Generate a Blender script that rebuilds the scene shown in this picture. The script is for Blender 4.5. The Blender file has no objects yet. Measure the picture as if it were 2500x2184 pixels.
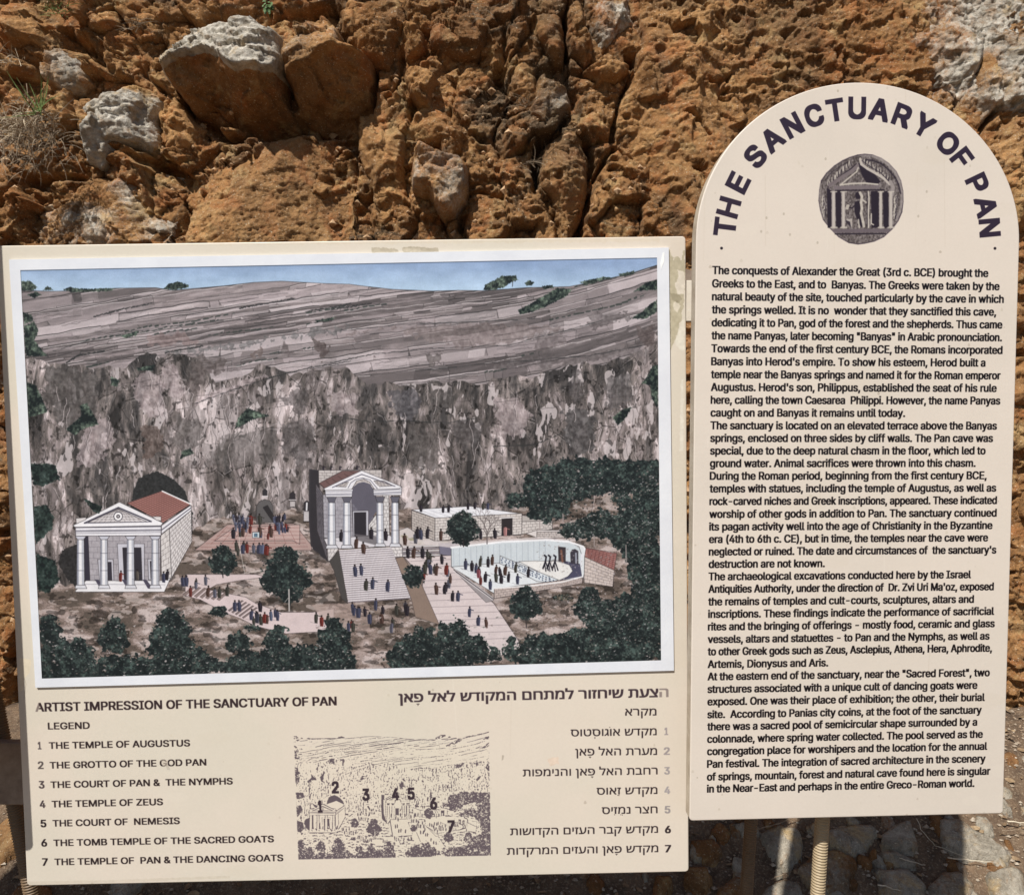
import bpy, bmesh, math, random, os
import numpy as np
from mathutils import Vector, Matrix
random.seed(7)
RNG = np.random.default_rng(11)
S = bpy.context.scene
COL = S.collection

# ------------------------------------------------------------------ camera, sky, sun, exposure
FPX, CX, CY, EYE = 1800.0, 1250.0, 1092.0, 1.50      # focal length in photo pixels, image centre, eye height
cam_d = bpy.data.cameras.new('camera'); cam = bpy.data.objects.new('camera', cam_d); COL.objects.link(cam)
cam.location = (0, 0, EYE); cam.rotation_euler = (math.radians(90), 0, 0)
cam_d.sensor_width = 36; cam_d.lens = 36 * FPX / 2500; cam_d.clip_start = .05; cam_d.clip_end = 500
S.camera = cam
SUN_EL, SUN_AZ = math.radians(50.5), math.radians(28)    # sun behind the camera's left shoulder
w = bpy.data.worlds.new('World'); S.world = w; w.use_nodes = True
nt = w.node_tree; bg = nt.nodes['Background']
sky = nt.nodes.new('ShaderNodeTexSky'); sky.sky_type = 'NISHITA'; sky.sun_disc = False
sky.sun_elevation = SUN_EL; sky.sun_rotation = math.radians(208); sky.altitude = 300
nt.links.new(sky.outputs[0], bg.inputs[0]); bg.inputs[1].default_value = 0.054
sun_d = bpy.data.lights.new('sun', 'SUN'); sun = bpy.data.objects.new('sun', sun_d); COL.objects.link(sun)
sun_d.energy = 4.7; sun_d.angle = math.radians(.55); sun_d.color = (1, .96, .90)
SUNDIR = Vector((math.sin(SUN_AZ) * math.cos(SUN_EL), math.cos(SUN_AZ) * math.cos(SUN_EL), -math.sin(SUN_EL)))
sun.rotation_euler = SUNDIR.to_track_quat('-Z', 'Y').to_euler()
sun.location = (-2, -3, 5)
S.view_settings.view_transform = 'Standard'; S.view_settings.look = 'None'
S.view_settings.exposure = 0.22; S.view_settings.gamma = 1; S.view_settings.use_curve_mapping = False
S.cycles.max_bounces = 6

# ------------------------------------------------------------------ helpers: noise
TAB = np.random.default_rng(5).random((512, 512)).astype(np.float32)
def vnoise(x, y, seed=0):
    x = np.asarray(x, np.float32) + seed * 37.13; y = np.asarray(y, np.float32) + seed * 17.71
    xi = np.floor(x).astype(np.int32); yi = np.floor(y).astype(np.int32)
    fx = x - xi; fy = y - yi
    fx = fx * fx * (3 - 2 * fx); fy = fy * fy * (3 - 2 * fy)
    x0 = xi & 511; x1 = (xi + 1) & 511; y0 = yi & 511; y1 = (yi + 1) & 511
    a = TAB[y0, x0]; b = TAB[y0, x1]; c = TAB[y1, x0]; d = TAB[y1, x1]
    return (a + (b - a) * fx) * (1 - fy) + (c + (d - c) * fx) * fy
def fbm(x, y, o=4, seed=0, g=.5):
    s = 0; a = 1; t = 0
    for k in range(o):
        s = s + a * vnoise(x * 2 ** k, y * 2 ** k, seed + k * 3); t += a; a *= g
    return s / t
def tnoise(x, y, seed=0):
    """flat triangular facets between random heights: reads as broken rock"""
    x = np.asarray(x, np.float32) + seed * 31.7; y = np.asarray(y, np.float32) + seed * 11.3; xi = np.floor(x).astype(np.int32); yi = np.floor(y).astype(np.int32); fx = x - xi; fy = y - yi
    x0 = xi & 511; x1 = (xi + 1) & 511; y0 = yi & 511; y1 = (yi + 1) & 511; a = TAB[y0, x0]; b = TAB[y0, x1]; c = TAB[y1, x0]; d = TAB[y1, x1]
    return np.where(fx + fy < 1, a + (b - a) * fx + (c - a) * fy, d + (c - d) * (1 - fx) + (b - d) * (1 - fy))
def facets(x, y, o=5, seed=0, g=.52):
    s = 0; a = 1; t = 0
    for k in range(o):
        s = s + a * tnoise(x, y, seed + 7 * k); t += a; a *= g; x, y = 2.03 * (.8 * x - .6 * y), 2.03 * (.6 * x + .8 * y)
    return s / t
def ridged(x, y, o=4, seed=0):
    s = 0; a = 1; t = 0
    for k in range(o):
        s = s + a * (1 - np.abs(2 * vnoise(x * 2 ** k, y * 2 ** k, seed + 5 * k) - 1)); t += a; a *= .5
    return s / t
def voro(x, y, seed=0, jit=.9):
    """F1, F2, cell random, offset to the cell point"""
    xi = np.floor(x).astype(np.int32); yi = np.floor(y).astype(np.int32)
    f1 = np.full(x.shape, 9., np.float32); f2 = f1.copy(); cid = np.zeros(x.shape, np.float32)
    ox = np.zeros(x.shape, np.float32); oy = ox.copy()
    for j in (-1, 0, 1):
        for i in (-1, 0, 1):
            a = (xi + i + seed * 13) & 511; b = (yi + j + seed * 29) & 511
            px = xi + i + .5 + jit * (TAB[b, a] - .5); py = yi + j + .5 + jit * (TAB[(b + 101) & 511, (a + 57) & 511] - .5)
            dx = x - px; dy = y - py; d = np.sqrt(dx * dx + dy * dy)
            m = d < f1
            f2 = np.where(m, f1, np.minimum(f2, d)); f1 = np.where(m, d, f1)
            cid = np.where(m, TAB[(b + 211) & 511, (a + 91) & 511], cid)
            ox = np.where(m, dx, ox); oy = np.where(m, dy, oy)
    return f1, f2, cid, ox, oy
def sstep(a, b, x):
    t = np.clip((x - a) / (b - a), 0, 1); return t * t * (3 - 2 * t)
def poly_sdf(px, py, pts):
    """positive inside"""
    d = np.full(px.shape, 1e9, np.float32); ins = np.zeros(px.shape, bool)
    n = len(pts)
    for i in range(n):
        x0, y0 = pts[i]; x1, y1 = pts[(i + 1) % n]
        ex, ey = x1 - x0, y1 - y0
        t = np.clip(((px - x0) * ex + (py - y0) * ey) / (ex * ex + ey * ey + 1e-9), 0, 1)
        d = np.minimum(d, np.hypot(px - x0 - t * ex, py - y0 - t * ey))
        if y0 != y1:
            c = (y0 > py) != (y1 > py)
            ins ^= c & (px < (x1 - x0) * (py - y0) / (y1 - y0) + x0)
    return np.where(ins, d, -d)

# ------------------------------------------------------------------ helpers: materials
def newmat(name):
    m = bpy.data.materials.new(name); m.use_nodes = True
    n = m.node_tree.nodes; b = n['Principled BSDF']; return m, n, m.node_tree.links, b
def N(n, t, **k):
    x = n.new(t)
    for a, v in k.items():
        if a.startswith('i_'):
            x.inputs[int(a[2:]) if a[2:].isdigit() else a[2:]].default_value = v
        else: setattr(x, a, v)
    return x
def noise_node(n, l, co, scale, detail=6, rough=.6, dist=0):
    t = N(n, 'ShaderNodeTexNoise'); t.inputs['Scale'].default_value = scale; t.inputs['Detail'].default_value = detail
    t.inputs['Roughness'].default_value = rough; t.inputs['Distortion'].default_value = dist
    l.new(co, t.inputs['Vector']); return t.outputs[0]
def ramp(n, l, fac, stops):
    r = N(n, 'ShaderNodeValToRGB'); cr = r.color_ramp
    while len(cr.elements) < len(stops): cr.elements.new(.5)
    for e, (p, c) in zip(cr.elements, stops): e.position = p; e.color = (*c, 1) if len(c) == 3 else c
    l.new(fac, r.inputs[0]); return r.outputs[0]
def mix(n, l, fac, a, b, mode='MIX'):
    m = N(n, 'ShaderNodeMix', data_type='RGBA', blend_type=mode)
    if isinstance(fac, (int, float)): m.inputs[0].default_value = fac
    else: l.new(fac, m.inputs[0])
    for s, v in ((6, a), (7, b)):
        if isinstance(v, tuple): m.inputs[s].default_value = (*v, 1)
        else: l.new(v, m.inputs[s])
    return m.outputs[2]
def mathn(n, l, op, a, b=None, c=None, clamp=False):
    m = N(n, 'ShaderNodeMath', operation=op, use_clamp=clamp)
    for i, v in enumerate((a, b, c)):
        if v is None: continue
        if isinstance(v, (int, float)): m.inputs[i].default_value = v
        else: l.new(v, m.inputs[i])
    return m.outputs[0]
def bump(n, l, b, h, strength, dist, prev=None):
    x = N(n, 'ShaderNodeBump'); x.inputs['Strength'].default_value = strength; x.inputs['Distance'].default_value = dist
    l.new(h, x.inputs['Height'])
    if prev is not None: l.new(prev, x.inputs['Normal'])
    l.new(x.outputs[0], b.inputs['Normal']); return x.outputs[0]

# ------------------------------------------------------------------ helpers: objects
def link(name, me, mats, parent=None, kind=None):
    o = bpy.data.objects.new(name, me); COL.objects.link(o)
    for m in (mats if isinstance(mats, (list, tuple)) else [mats]): me.materials.append(m)
    if parent is not None: o.parent = parent
    if kind: o['kind'] = kind
    return o
def thing(name, label, cat, mat4=None, group=None):
    o = bpy.data.objects.new(name, None); COL.objects.link(o); o.empty_display_size = .1
    if mat4 is not None: o.matrix_world = mat4
    o['label'] = label; o['category'] = cat
    if group: o['group'] = group
    return o
def tag(o, label, cat, group=None):
    o['label'] = label; o['category'] = cat
    if group: o['group'] = group
    return o
def mesh_from(name, v, f, smooth=True):
    me = bpy.data.meshes.new(name); me.from_pydata([tuple(p) for p in v], [], [tuple(q) for q in f]); me.validate()
    if smooth: me.polygons.foreach_set('use_smooth', np.ones(len(me.polygons), bool))
    me.update(); return me
def mesh_np(name, V, Q, attrs=None, smooth=True):
    me = bpy.data.meshes.new(name)
    me.vertices.add(len(V)); me.vertices.foreach_set('co', np.ascontiguousarray(V, np.float32).ravel())
    me.loops.add(len(Q) * 4); me.loops.foreach_set('vertex_index', np.ascontiguousarray(Q, np.int32).ravel())
    me.polygons.add(len(Q)); me.polygons.foreach_set('loop_start', np.arange(0, len(Q) * 4, 4, dtype=np.int32))
    me.update(calc_edges=True)
    if smooth: me.polygons.foreach_set('use_smooth', np.ones(len(Q), bool))
    for k, a in (attrs or {}).items():
        at = me.attributes.new(k, 'FLOAT', 'POINT'); at.data.foreach_set('value', np.ascontiguousarray(a, np.float32).ravel())
    me.validate(); return me
def grid_quads(ny, nx, mask=None):
    idx = np.arange(ny * nx).reshape(ny, nx)
    q = np.stack([idx[:-1, :-1], idx[:-1, 1:], idx[1:, 1:], idx[1:, :-1]], -1).reshape(-1, 4)
    if mask is not None:
        m = (mask[:-1, :-1] & mask[:-1, 1:] & mask[1:, 1:] & mask[1:, :-1]).ravel(); q = q[m]
    return q
def compact(V, Q, attrs):
    used = np.zeros(len(V), bool); used[Q.ravel()] = True
    remap = np.cumsum(used) - 1
    return V[used], remap[Q], {k: a[used] for k, a in attrs.items()}
def tube(path, rad, seg=8, caps=True):
    """verts, faces of a tube along a path; rad number or list"""
    V = []; F = []; n = len(path); path = [Vector(p) for p in path]
    if not isinstance(rad, (list, tuple)): rad = [rad] * n
    up = Vector((.13, .31, .94))
    for i, p in enumerate(path):
        t = (path[min(i + 1, n - 1)] - path[max(i - 1, 0)]).normalized()
        a = t.cross(up)
        if a.length < 1e-3: a = t.cross(Vector((1, 0, 0)))
        a.normalize(); b = t.cross(a)
        for k in range(seg):
            q = 2 * math.pi * k / seg
            V.append(p + (a * math.cos(q) + b * math.sin(q)) * rad[i])
    for i in range(n - 1):
        for k in range(seg):
            F.append((i * seg + k, i * seg + (k + 1) % seg, (i + 1) * seg + (k + 1) % seg, (i + 1) * seg + k))
    if caps:
        F.append(tuple(range(seg - 1, -1, -1))); F.append(tuple((n - 1) * seg + k for k in range(seg)))
    return V, F
def box_vf(x0, x1, y0, y1, z0, z1):
    v = [(x, y, z) for x in (x0, x1) for y in (y0, y1) for z in (z0, z1)]
    f = [(0, 1, 3, 2), (4, 6, 7, 5), (0, 4, 5, 1), (2, 3, 7, 6), (0, 2, 6, 4), (1, 5, 7, 3)]
    return v, f
def bevel_mesh(me, wdt, seg=2):
    bm = bmesh.new(); bm.from_mesh(me)
    bmesh.ops.bevel(bm, geom=bm.edges[:], offset=wdt, segments=seg, affect='EDGES', profile=.5)
    bm.to_mesh(me); bm.free(); return me

# ------------------------------------------------------------------ helpers: planes seen in the photograph
def homog(src, dst):
    A = []
    for (x, y), (u, v) in zip(src, dst):
        A.append([x, y, 1, 0, 0, 0, -u * x, -u * y, -u]); A.append([0, 0, 0, x, y, 1, -v * x, -v * y, -v])
    return np.linalg.svd(np.array(A, float))[2][-1].reshape(3, 3)
def apply_h(Hm, pts):
    p = np.asarray(pts, float); q = np.c_[p, np.ones(len(p))] @ Hm.T
    return q[:, :2] / q[:, 2:3]
class Plane:
    """A flat sign: its real pose and size recovered from its four corners (TL, TR, BR, BL)."""
    def __init__(s, quad, width):
        s.H = homog([(0, 0), (1, 0), (1, 1), (0, 1)], quad); s.Hi = np.linalg.inv(s.H)
        M = np.linalg.inv(np.array([[FPX, 0, CX], [0, FPX, CY], [0, 0, 1.]])) @ s.H
        if M[2, 2] < 0: M = -M
        a, b, t = M[:, 0], M[:, 1], M[:, 2]; k = width / np.linalg.norm(a); a, b, t = a * k, b * k, t * k
        W = lambda c: np.array([c[0], c[2], -c[1]])
        a, b, t = W(a), W(b), W(t) + np.array([0, 0, EYE])
        s.w, s.h = width, float(np.linalg.norm(b))
        ex = a / np.linalg.norm(a); ez = -(b - ex * (b @ ex)); ez /= np.linalg.norm(ez); ey = np.cross(ez, ex)
        o = t + a * .5 + b
        s.M = Matrix([[ex[0], ey[0], ez[0], o[0]], [ex[1], ey[1], ez[1], o[1]], [ex[2], ey[2], ez[2], o[2]], [0, 0, 0, 1]])
    def loc(s, pts):      # photo point on this plane -> metres on the sign (x from its middle, z from its foot)
        q = apply_h(s.Hi, pts); return np.c_[(q[:, 0] - .5) * s.w, (1 - q[:, 1]) * s.h]
k_ = 2500 / 2051
PL = Plane([(-15 * k_, 492.2 * k_), (1365.5 * k_, 473 * k_), (1379.5 * k_, 1745 * k_), (54 * k_, 1773 * k_)], 1.31)
PR = Plane([(1690.6, 590), (2034.6 * k_, 600), (2449, 1985), (1683.5, 2003)], .60)
# ------------------------------------------------------------------ a small painter for the printed faces
def c255(c): return np.array(c, np.float32) / 255
def raster(polys, x0, y0, w_, h_, ss=3):
    """non-zero winding fill of closed polygons (lists of xy, pixel units) -> coverage h_ x w_"""
    Wd = np.zeros((h_ * ss, w_ * ss + 2), np.float32)
    for P in polys:
        P = np.asarray(P, float); Q = np.roll(P, -1, 0)
        X0 = (P[:, 0] - x0) * ss; Y0 = (P[:, 1] - y0) * ss - .5; X1 = (Q[:, 0] - x0) * ss; Y1 = (Q[:, 1] - y0) * ss - .5
        for a, b, c, d in zip(X0, Y0, X1, Y1):
            if b == d: continue
            s = 1.
            if b > d: a, b, c, d = c, d, a, b; s = -1.
            r0 = max(0, int(math.ceil(b))); r1 = min(h_ * ss - 1, int(math.ceil(d)) - 1)
            if r1 < r0: continue
            r = np.arange(r0, r1 + 1)
            xc = a + (r - b) * (c - a) / (d - b)
            ci = np.clip(np.ceil(xc - .5).astype(int), 0, w_ * ss)
            np.add.at(Wd, (r, ci), s)
    return (np.abs(np.cumsum(Wd, 1)[:, :w_ * ss]) > .5)
def down(m, ss):
    h_, w_ = m.shape; return m.reshape(h_ // ss, ss, w_ // ss, ss).mean((1, 3)).astype(np.float32)
def dilate(m, rx, ry=None):
    """square-cornered thickening, rx across and ry up and down"""
    ry = rx if ry is None else ry
    for ax, r in ((1, rx), (0, ry)):
        d = int(round(r))
        if d < 1: continue
        pad = [(0, 0), (0, 0)]; pad[ax] = (d + 1, d)
        cs = np.cumsum(np.pad(m.astype(np.int32), pad), ax); n = cs.shape[ax]
        m = (np.take(cs, range(2 * d + 1, n), ax) - np.take(cs, range(0, n - 2 * d - 1), ax)) > 0
    return m
class Canvas:
    def __init__(s, w_, h_, mapf, col):
        s.w, s.h, s.map = w_, h_, mapf; s.a = np.ones((h_, w_, 3), np.float32) * c255(col)
    def _blend(s, x0, y0, m, col, alpha):
        h_, w_ = m.shape; X0, Y0 = max(0, x0), max(0, y0); X1, Y1 = min(s.w, x0 + w_), min(s.h, y0 + h_)
        if X1 <= X0 or Y1 <= Y0: return
        mm = m[Y0 - y0:Y1 - y0, X0 - x0:X1 - x0, None] * alpha
        v = s.a[Y0:Y1, X0:X1]
        if isinstance(col, np.ndarray) and col.ndim == 3: c = col[Y0 - y0:Y1 - y0, X0 - x0:X1 - x0]
        else: c = c255(col)
        v += (c - v) * mm
    def fill_px(s, polys, col, alpha=1, ss=3, dil=0, dily=None):
        A = np.concatenate([np.asarray(p, float) for p in polys]); pad = 3 + int(dil)
        x0, y0 = int(A[:, 0].min()) - pad, int(A[:, 1].min()) - pad; x1, y1 = int(A[:, 0].max()) + pad + 1, int(A[:, 1].max()) + pad + 1
        x0 = max(x0, -8); y0 = max(y0, -8); x1 = min(x1, s.w + 8); y1 = min(y1, s.h + 8)
        if x1 <= x0 or y1 <= y0: return
        m = raster(polys, x0, y0, x1 - x0, y1 - y0, ss)
        if dil: m = dilate(m, dil * ss, (dil if dily is None else dily) * ss)
        s._blend(x0, y0, down(m, ss), col, alpha)
    def poly(s, pts, col, alpha=1): s.fill_px([s.map(pts)], col, alpha)
    def line(s, pts, wd, col, alpha=1, close=False):
        P = s.map(pts)
        if close: P = np.r_[P, P[:1]]
        s.line_px(P, wd * s.unit, col, alpha)
    def line_px(s, P, wd, col, alpha=1):
        for (ax, ay), (bx, by) in zip(P[:-1], P[1:]):
            r = wd / 2 + 1.5
            x0, y0 = int(min(ax, bx) - r), int(min(ay, by) - r); x1, y1 = int(max(ax, bx) + r) + 1, int(max(ay, by) + r) + 1
            x0 = max(x0, 0); y0 = max(y0, 0); x1 = min(x1, s.w); y1 = min(y1, s.h)
            if x1 <= x0 or y1 <= y0: continue
            yy, xx = np.mgrid[y0:y1, x0:x1]; ex, ey = bx - ax, by - ay
            t = np.clip(((xx - ax) * ex + (yy - ay) * ey) / (ex * ex + ey * ey + 1e-6), 0, 1)
            d = np.hypot(xx - ax - t * ex, yy - ay - t * ey)
            m = np.clip(wd / 2 - d + .5, 0, 1) if wd >= 1 else np.clip(1 - d, 0, 1) * wd
            s._blend(x0, y0, m.astype(np.float32), col, alpha)
    def blob(s, pts, colf, amp=3, fr=.15, seed=0, alpha=1):
        """ragged-edged polygon filled by a colour function of the pixel grid"""
        P = s.map(pts); pad = int(amp + 3)
        x0, y0 = max(0, int(P[:, 0].min()) - pad), max(0, int(P[:, 1].min()) - pad)
        x1, y1 = min(s.w, int(P[:, 0].max()) + pad), min(s.h, int(P[:, 1].max()) + pad)
        if x1 <= x0 or y1 <= y0: return
        yy, xx = np.mgrid[y0:y1, x0:x1].astype(np.float32)
        d = poly_sdf(xx, yy, [tuple(p) for p in P]) + (fbm(xx * fr, yy * fr, 3, seed, .7) - .5) * 2 * amp
        m = np.clip(d + .5, 0, 1)
        s._blend(x0, y0, m, colf(xx, yy) if callable(colf) else colf, alpha)
    def image(s, name):
        im = bpy.data.images.new(name, s.w, s.h, alpha=False)
        b = np.ones((s.h, s.w, 4), np.float32); b[..., :3] = np.clip(s.a[::-1], 0, 1)
        im.pixels.foreach_set(b.ravel()); im.update(); im.pack(); return im

# ------------------------------------------------------------------ lettering outlines from Blender's own fonts
def get_font():
    try:
        p = os.path.join(bpy.utils.resource_path('LOCAL'), 'datafiles', 'fonts', 'Inter.woff2')
        return bpy.data.fonts.load(p) if os.path.exists(p) else None
    except Exception: return None
SANS = get_font()
_gc = {}
def outline(text, font='sans'):
    k = (text, font)
    if k in _gc: return _gc[k]
    c = bpy.data.curves.new('tmp', 'FONT'); c.body = text; c.resolution_u = 4
    if font == 'sans' and SANS: c.font = SANS
    o = bpy.data.objects.new('tmp', c); COL.objects.link(o)
    dg = bpy.context.evaluated_depsgraph_get(); cu = o.evaluated_get(dg).to_curve(dg)
    out = []
    for sp in cu.splines:
        pts = []
        if sp.type == 'BEZIER':
            bp = sp.bezier_points; n = len(bp)
            for i in range(n):
                a, b = bp[i], bp[(i + 1) % n]
                p0, p1, p2, p3 = (np.array(q[:2]) for q in (a.co, a.handle_right, b.handle_left, b.co))
                straight = np.linalg.norm(np.cross(p1 - p0, p3 - p0)) + np.linalg.norm(np.cross(p2 - p0, p3 - p0)) < 1e-5
                for t in ((0,) if straight else (0, .2, .4, .6, .8)):
                    pts.append((1 - t) ** 3 * p0 + 3 * (1 - t) ** 2 * t * p1 + 3 * (1 - t) * t * t * p2 + t ** 3 * p3)
        else: pts = [np.array(q.co[:2]) for q in sp.points]
        if len(pts) > 2: out.append(np.array(pts))
    o.to_curve_clear() if hasattr(o, 'to_curve_clear') else None
    bpy.data.objects.remove(o); bpy.data.curves.remove(c)
    _gc[k] = out; return out
def cap_of(font, ch):
    A = np.concatenate(outline(ch, font)); return A[:, 1].max() - A[:, 1].min()
def put_text(cv, text, pl, pr, cap, bold, col, font='sans', ref='H', alpha=1, fade=None):
    """pl, pr: photo points of the line's left and right end on the baseline; cap: letter height in photo pixels;
    bold: stroke thickening in photo pixels"""
    G = outline(text, font); A = np.concatenate(G); L, R = A[:, 0].min(), A[:, 0].max()
    a, b = cv.map([pl, pr]); u = cv.unit; r = bold / 2 * u
    sx = (b[0] - a[0] - 2 * r) / (R - L); ry = r * .42; sy = (cap * u - 2 * ry) / cap_of(font, ref)
    P = []
    for g in G:
        x = a[0] + r + (g[:, 0] - L) * sx; y = a[1] - ry + (b[1] - a[1]) * (x - a[0]) / max(1e-6, b[0] - a[0]) - g[:, 1] * sy
        P.append(np.c_[x, y])
    if fade is None: cv.fill_px(P, col, alpha, 5, r, ry)
    else:
        old = cv.a.copy(); cv.fill_px(P, col, 1, 3, r)
        xs = np.linspace(0, 1, cv.w)[None, :, None]; k = fade(xs)      # 1 keeps, 0 worn away
        cv.a = old + (cv.a - old) * k
def put_glyph(cv, ch, cxy, ang, hgt, wid, bold, col, font='sans'):
    """a single upright or turned letter centred on a photo point (radius given at mid height)"""
    G = outline(ch, font); A = np.concatenate(G); mx = (A[:, 0].min() + A[:, 0].max()) / 2; my = (A[:, 1].min() + A[:, 1].max()) / 2
    u = cv.unit; r = bold / 2 * u
    sx = (wid * u - 2 * r) / (A[:, 0].max() - A[:, 0].min()); sy = (hgt * u - 2 * r) / (A[:, 1].max() - A[:, 1].min())
    c = cv.map([cxy])[0]; ca, sa = math.cos(ang), math.sin(ang); hw, hh = int(wid * u / 2 + 4), int(hgt * u / 2 + 4); ss = 6
    m = dilate(raster([np.c_[(g[:, 0] - mx) * sx, -(g[:, 1] - my) * sy] for g in G], -hw, -hh, 2 * hw, 2 * hh, ss), r * ss)
    R_ = int(math.hypot(hw, hh)) + 2; x0, y0 = int(c[0]) - R_, int(c[1]) - R_; k = 4; n = 2 * R_ * k
    yy, xx = np.mgrid[0:n, 0:n]; X = (xx + .5) / k + x0 - c[0]; Y = (yy + .5) / k + y0 - c[1]
    lx = ((X * ca + Y * sa + hw) * ss).astype(int); ly = ((-X * sa + Y * ca + hh) * ss).astype(int)
    ok = (lx >= 0) & (ly >= 0) & (lx < m.shape[1]) & (ly < m.shape[0])
    v = np.where(ok, m[np.clip(ly, 0, m.shape[0] - 1), np.clip(lx, 0, m.shape[1] - 1)], False)
    cv._blend(x0, y0, down(v, k), col, 1)
# ------------------------------------------------------------------ the printed picture (flat print on the poster sheet)
PIC = [(36 * k_, 542 * k_), (1307.5 * k_, 517 * k_), (1320.5 * k_, 1320 * k_), (84 * k_, 1356.5 * k_)]
PICW, PICH = 2000, 1264
Hpic = homog(PIC, [(0, 0), (PICW, 0), (PICW, PICH), (0, PICH)]); HpicI = np.linalg.inv(Hpic)
pc = Canvas(PICW, PICH, lambda p: apply_h(Hpic, p), (150, 140, 142)); pc.unit = PICW / 1549
def fr(x0, y0, s): return lambda pts: [(x0 + x / s, y0 + y / s) for x, y in pts]
ZA, ZB, ZC, ZD, ZE, ZF, ZG = fr(0, 600, 2.413), fr(800, 600, 2.413), fr(50, 1130, 4.558), fr(450, 1130, 3.258), fr(750, 1120, 4.071), fr(970, 1120, 3.016), fr(50, 1450, 2.564)
def quant(n, stops, cols, soft=.012):
    """watercolour washes: flat tones with soft narrow transitions"""
    out = np.ones(n.shape + (3,), np.float32) * c255(cols[0])
    for t, c in zip(stops, cols[1:]):
        k = np.clip((n - t) / soft + .5, 0, 1)[..., None]; out = out + (c255(c) - out) * k
    return out
def inkline(n, t, wd=.006): return np.clip(1 - np.abs(n - t) / wd, 0, 1)
def paint_scene():
    yy, xx = np.mgrid[0:PICH, 0:PICW].astype(np.float32)
    q = np.stack([xx.ravel(), yy.ravel()], 1)
    PP = apply_h(HpicI, q); X = PP[:, 0].reshape(xx.shape).astype(np.float32); Y = PP[:, 1].reshape(xx.shape).astype(np.float32)
    # sky
    sk = np.clip((Y - 640) / 70, 0, 1)[..., None]; n = fbm(X * .01, Y * .04, 4, 3)[..., None]
    skyc = c255((134, 160, 200)) * (1 - sk) + c255((172, 200, 228)) * sk + (n - .5) * .13
    pc.a[:] = skyc
    # upper hillside: tilted strata
    wx = X + 26 * (fbm(X * .012, Y * .02, 3, 9) - .5); bend = .13 * X - .00002 * (X - 900) ** 2 * (X < 900) + np.where(X > 1150, .00022 * (X - 1150) ** 2, 0)
    t = Y + bend + 14 * (fbm(X * .006, Y * .01, 3, 12) - .5)
    s1 = fbm(wx * .011, t * .085, 4, 21, .55); s2 = fbm(wx * .03, t * .17, 3, 33, .6)
    s = .62 * s1 + .38 * s2
    lay = quant(s, (.38, .44, .50, .56, .63), ((84, 80, 82), (106, 100, 102), (124, 117, 119), (144, 135, 138), (166, 155, 159), (196, 186, 190)))
    pl_ = fbm(X * .004, Y * .006, 3, 40)[..., None]
    lay = lay * (1.0 - .16 * sstep(.45, .7, pl_)) + c255((3, 1, 1)) * sstep(.5, .35, pl_)
    k = np.maximum(inkline(s1, .44, .004), inkline(s1, .56, .004)) * (fbm(X * .03, Y * .03, 2, 55) > .42)
    # joints crossing the strata
    f1, f2, cid, _, _ = voro(X * .022 + t * .01, t * .05, 4)
    k = np.maximum(k, np.clip(1 - (f2 - f1) / .035, 0, 1) * (fbm(X * .012, Y * .015, 2, 61) > .5) * .8)
    lay = lay * (1 - .62 * k[..., None])
    # drawn beds of rock: slabs between slanting bedding lines
    keep = pc.a.copy(); pc.a[:] = lay; R = random.Random(41)
    bend_ = lambda x: .13 * x - (.00002 * (x - 900) ** 2 if x < 900 else 0) + (.00022 * (x - 1150) ** 2 if x > 1150 else 0)
    T = 655.; rows = []
    while T < 1240: rows.append((T, R.uniform(-1, 1))); T += R.choice((5, 7, 9, 12, 16, 22))
    pal = ((88, 82, 84), (104, 97, 99), (120, 112, 114), (134, 125, 128), (150, 140, 144), (168, 157, 162), (190, 180, 185))
    def yk(k, x): return rows[k][0] - bend_(x) + 5 * (float(vnoise(x * .018, k * 3.7, 5)) - .5) + 3 * (float(vnoise(x * .07, k * 5.1, 7)) - .5)
    for k in range(len(rows) - 1):
        x = 20.; tone = R.randint(0, 6)
        while x < 1640:
            L = R.choice((22, 40, 60, 90, 150, 220)); x2 = x + L; sl = R.uniform(-5, 9); m_ = max(2, int(L / 14)); xs = [x + (x2 - x) * i / m_ for i in range(m_ + 1)]
            y_ = yk(k, x)
            if 600 < y_ < 980:
                lo_k = min(len(rows) - 1, k + (2 if R.random() < .15 else 1))
                P = [(v, yk(k, v)) for v in xs] + [(v + sl, yk(lo_k, v)) for v in xs[::-1]]
                c0 = pal[max(0, min(6, tone + R.choice((-2, -1, -1, 0, 0, 1, 1, 2))))]; pc.poly(P, c0, R.uniform(.45, .9))
                if R.random() < .55: pc.line(P[:m_ + 1], R.choice((.7, .9, 1.4, 2.2)), (48, 46, 48), .8)
                if R.random() < .4: pc.line([(a_, b_ + 2) for a_, b_ in P[:m_ + 1]], R.uniform(.8, 2.2), (208, 200, 204), .7)
                if R.random() < .35: pc.line([P[0], P[-1]], .9, (48, 46, 48), .8)
                if R.random() < .05:
                    for v in xs: pc.line([(v, yk(k, v)), (v + R.uniform(4, 12), yk(k, v) - R.uniform(1, 3))], R.uniform(2, 5), (52, 60, 58), .85)
            x = x2
    lay = pc.a.copy(); pc.a[:] = keep
    # cliff: vertical washes
    wx = X + 34 * (fbm(X * .02, Y * .012, 3, 70) - .5); wy = Y + 30 * (fbm(X * .01, Y * .01, 2, 75) - .5)
    c1 = fbm(wx * .030, wy * .0095, 4, 81, .6); c2 = fbm(wx * .10, wy * .030, 3, 91, .6); c3 = fbm(X * .006, Y * .006, 3, 97)
    c = .42 * c1 + .30 * c2 + .28 * c3
    cl = quant(c, (.40, .45, .49, .54, .60), ((58, 56, 57), (78, 74, 74), (97, 91, 90), (115, 107, 106), (140, 130, 131), (176, 166, 168)))
    st = fbm(X * .35, Y * .07, 2, 99)[..., None]; cl = cl * (.84 + .32 * st)
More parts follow.
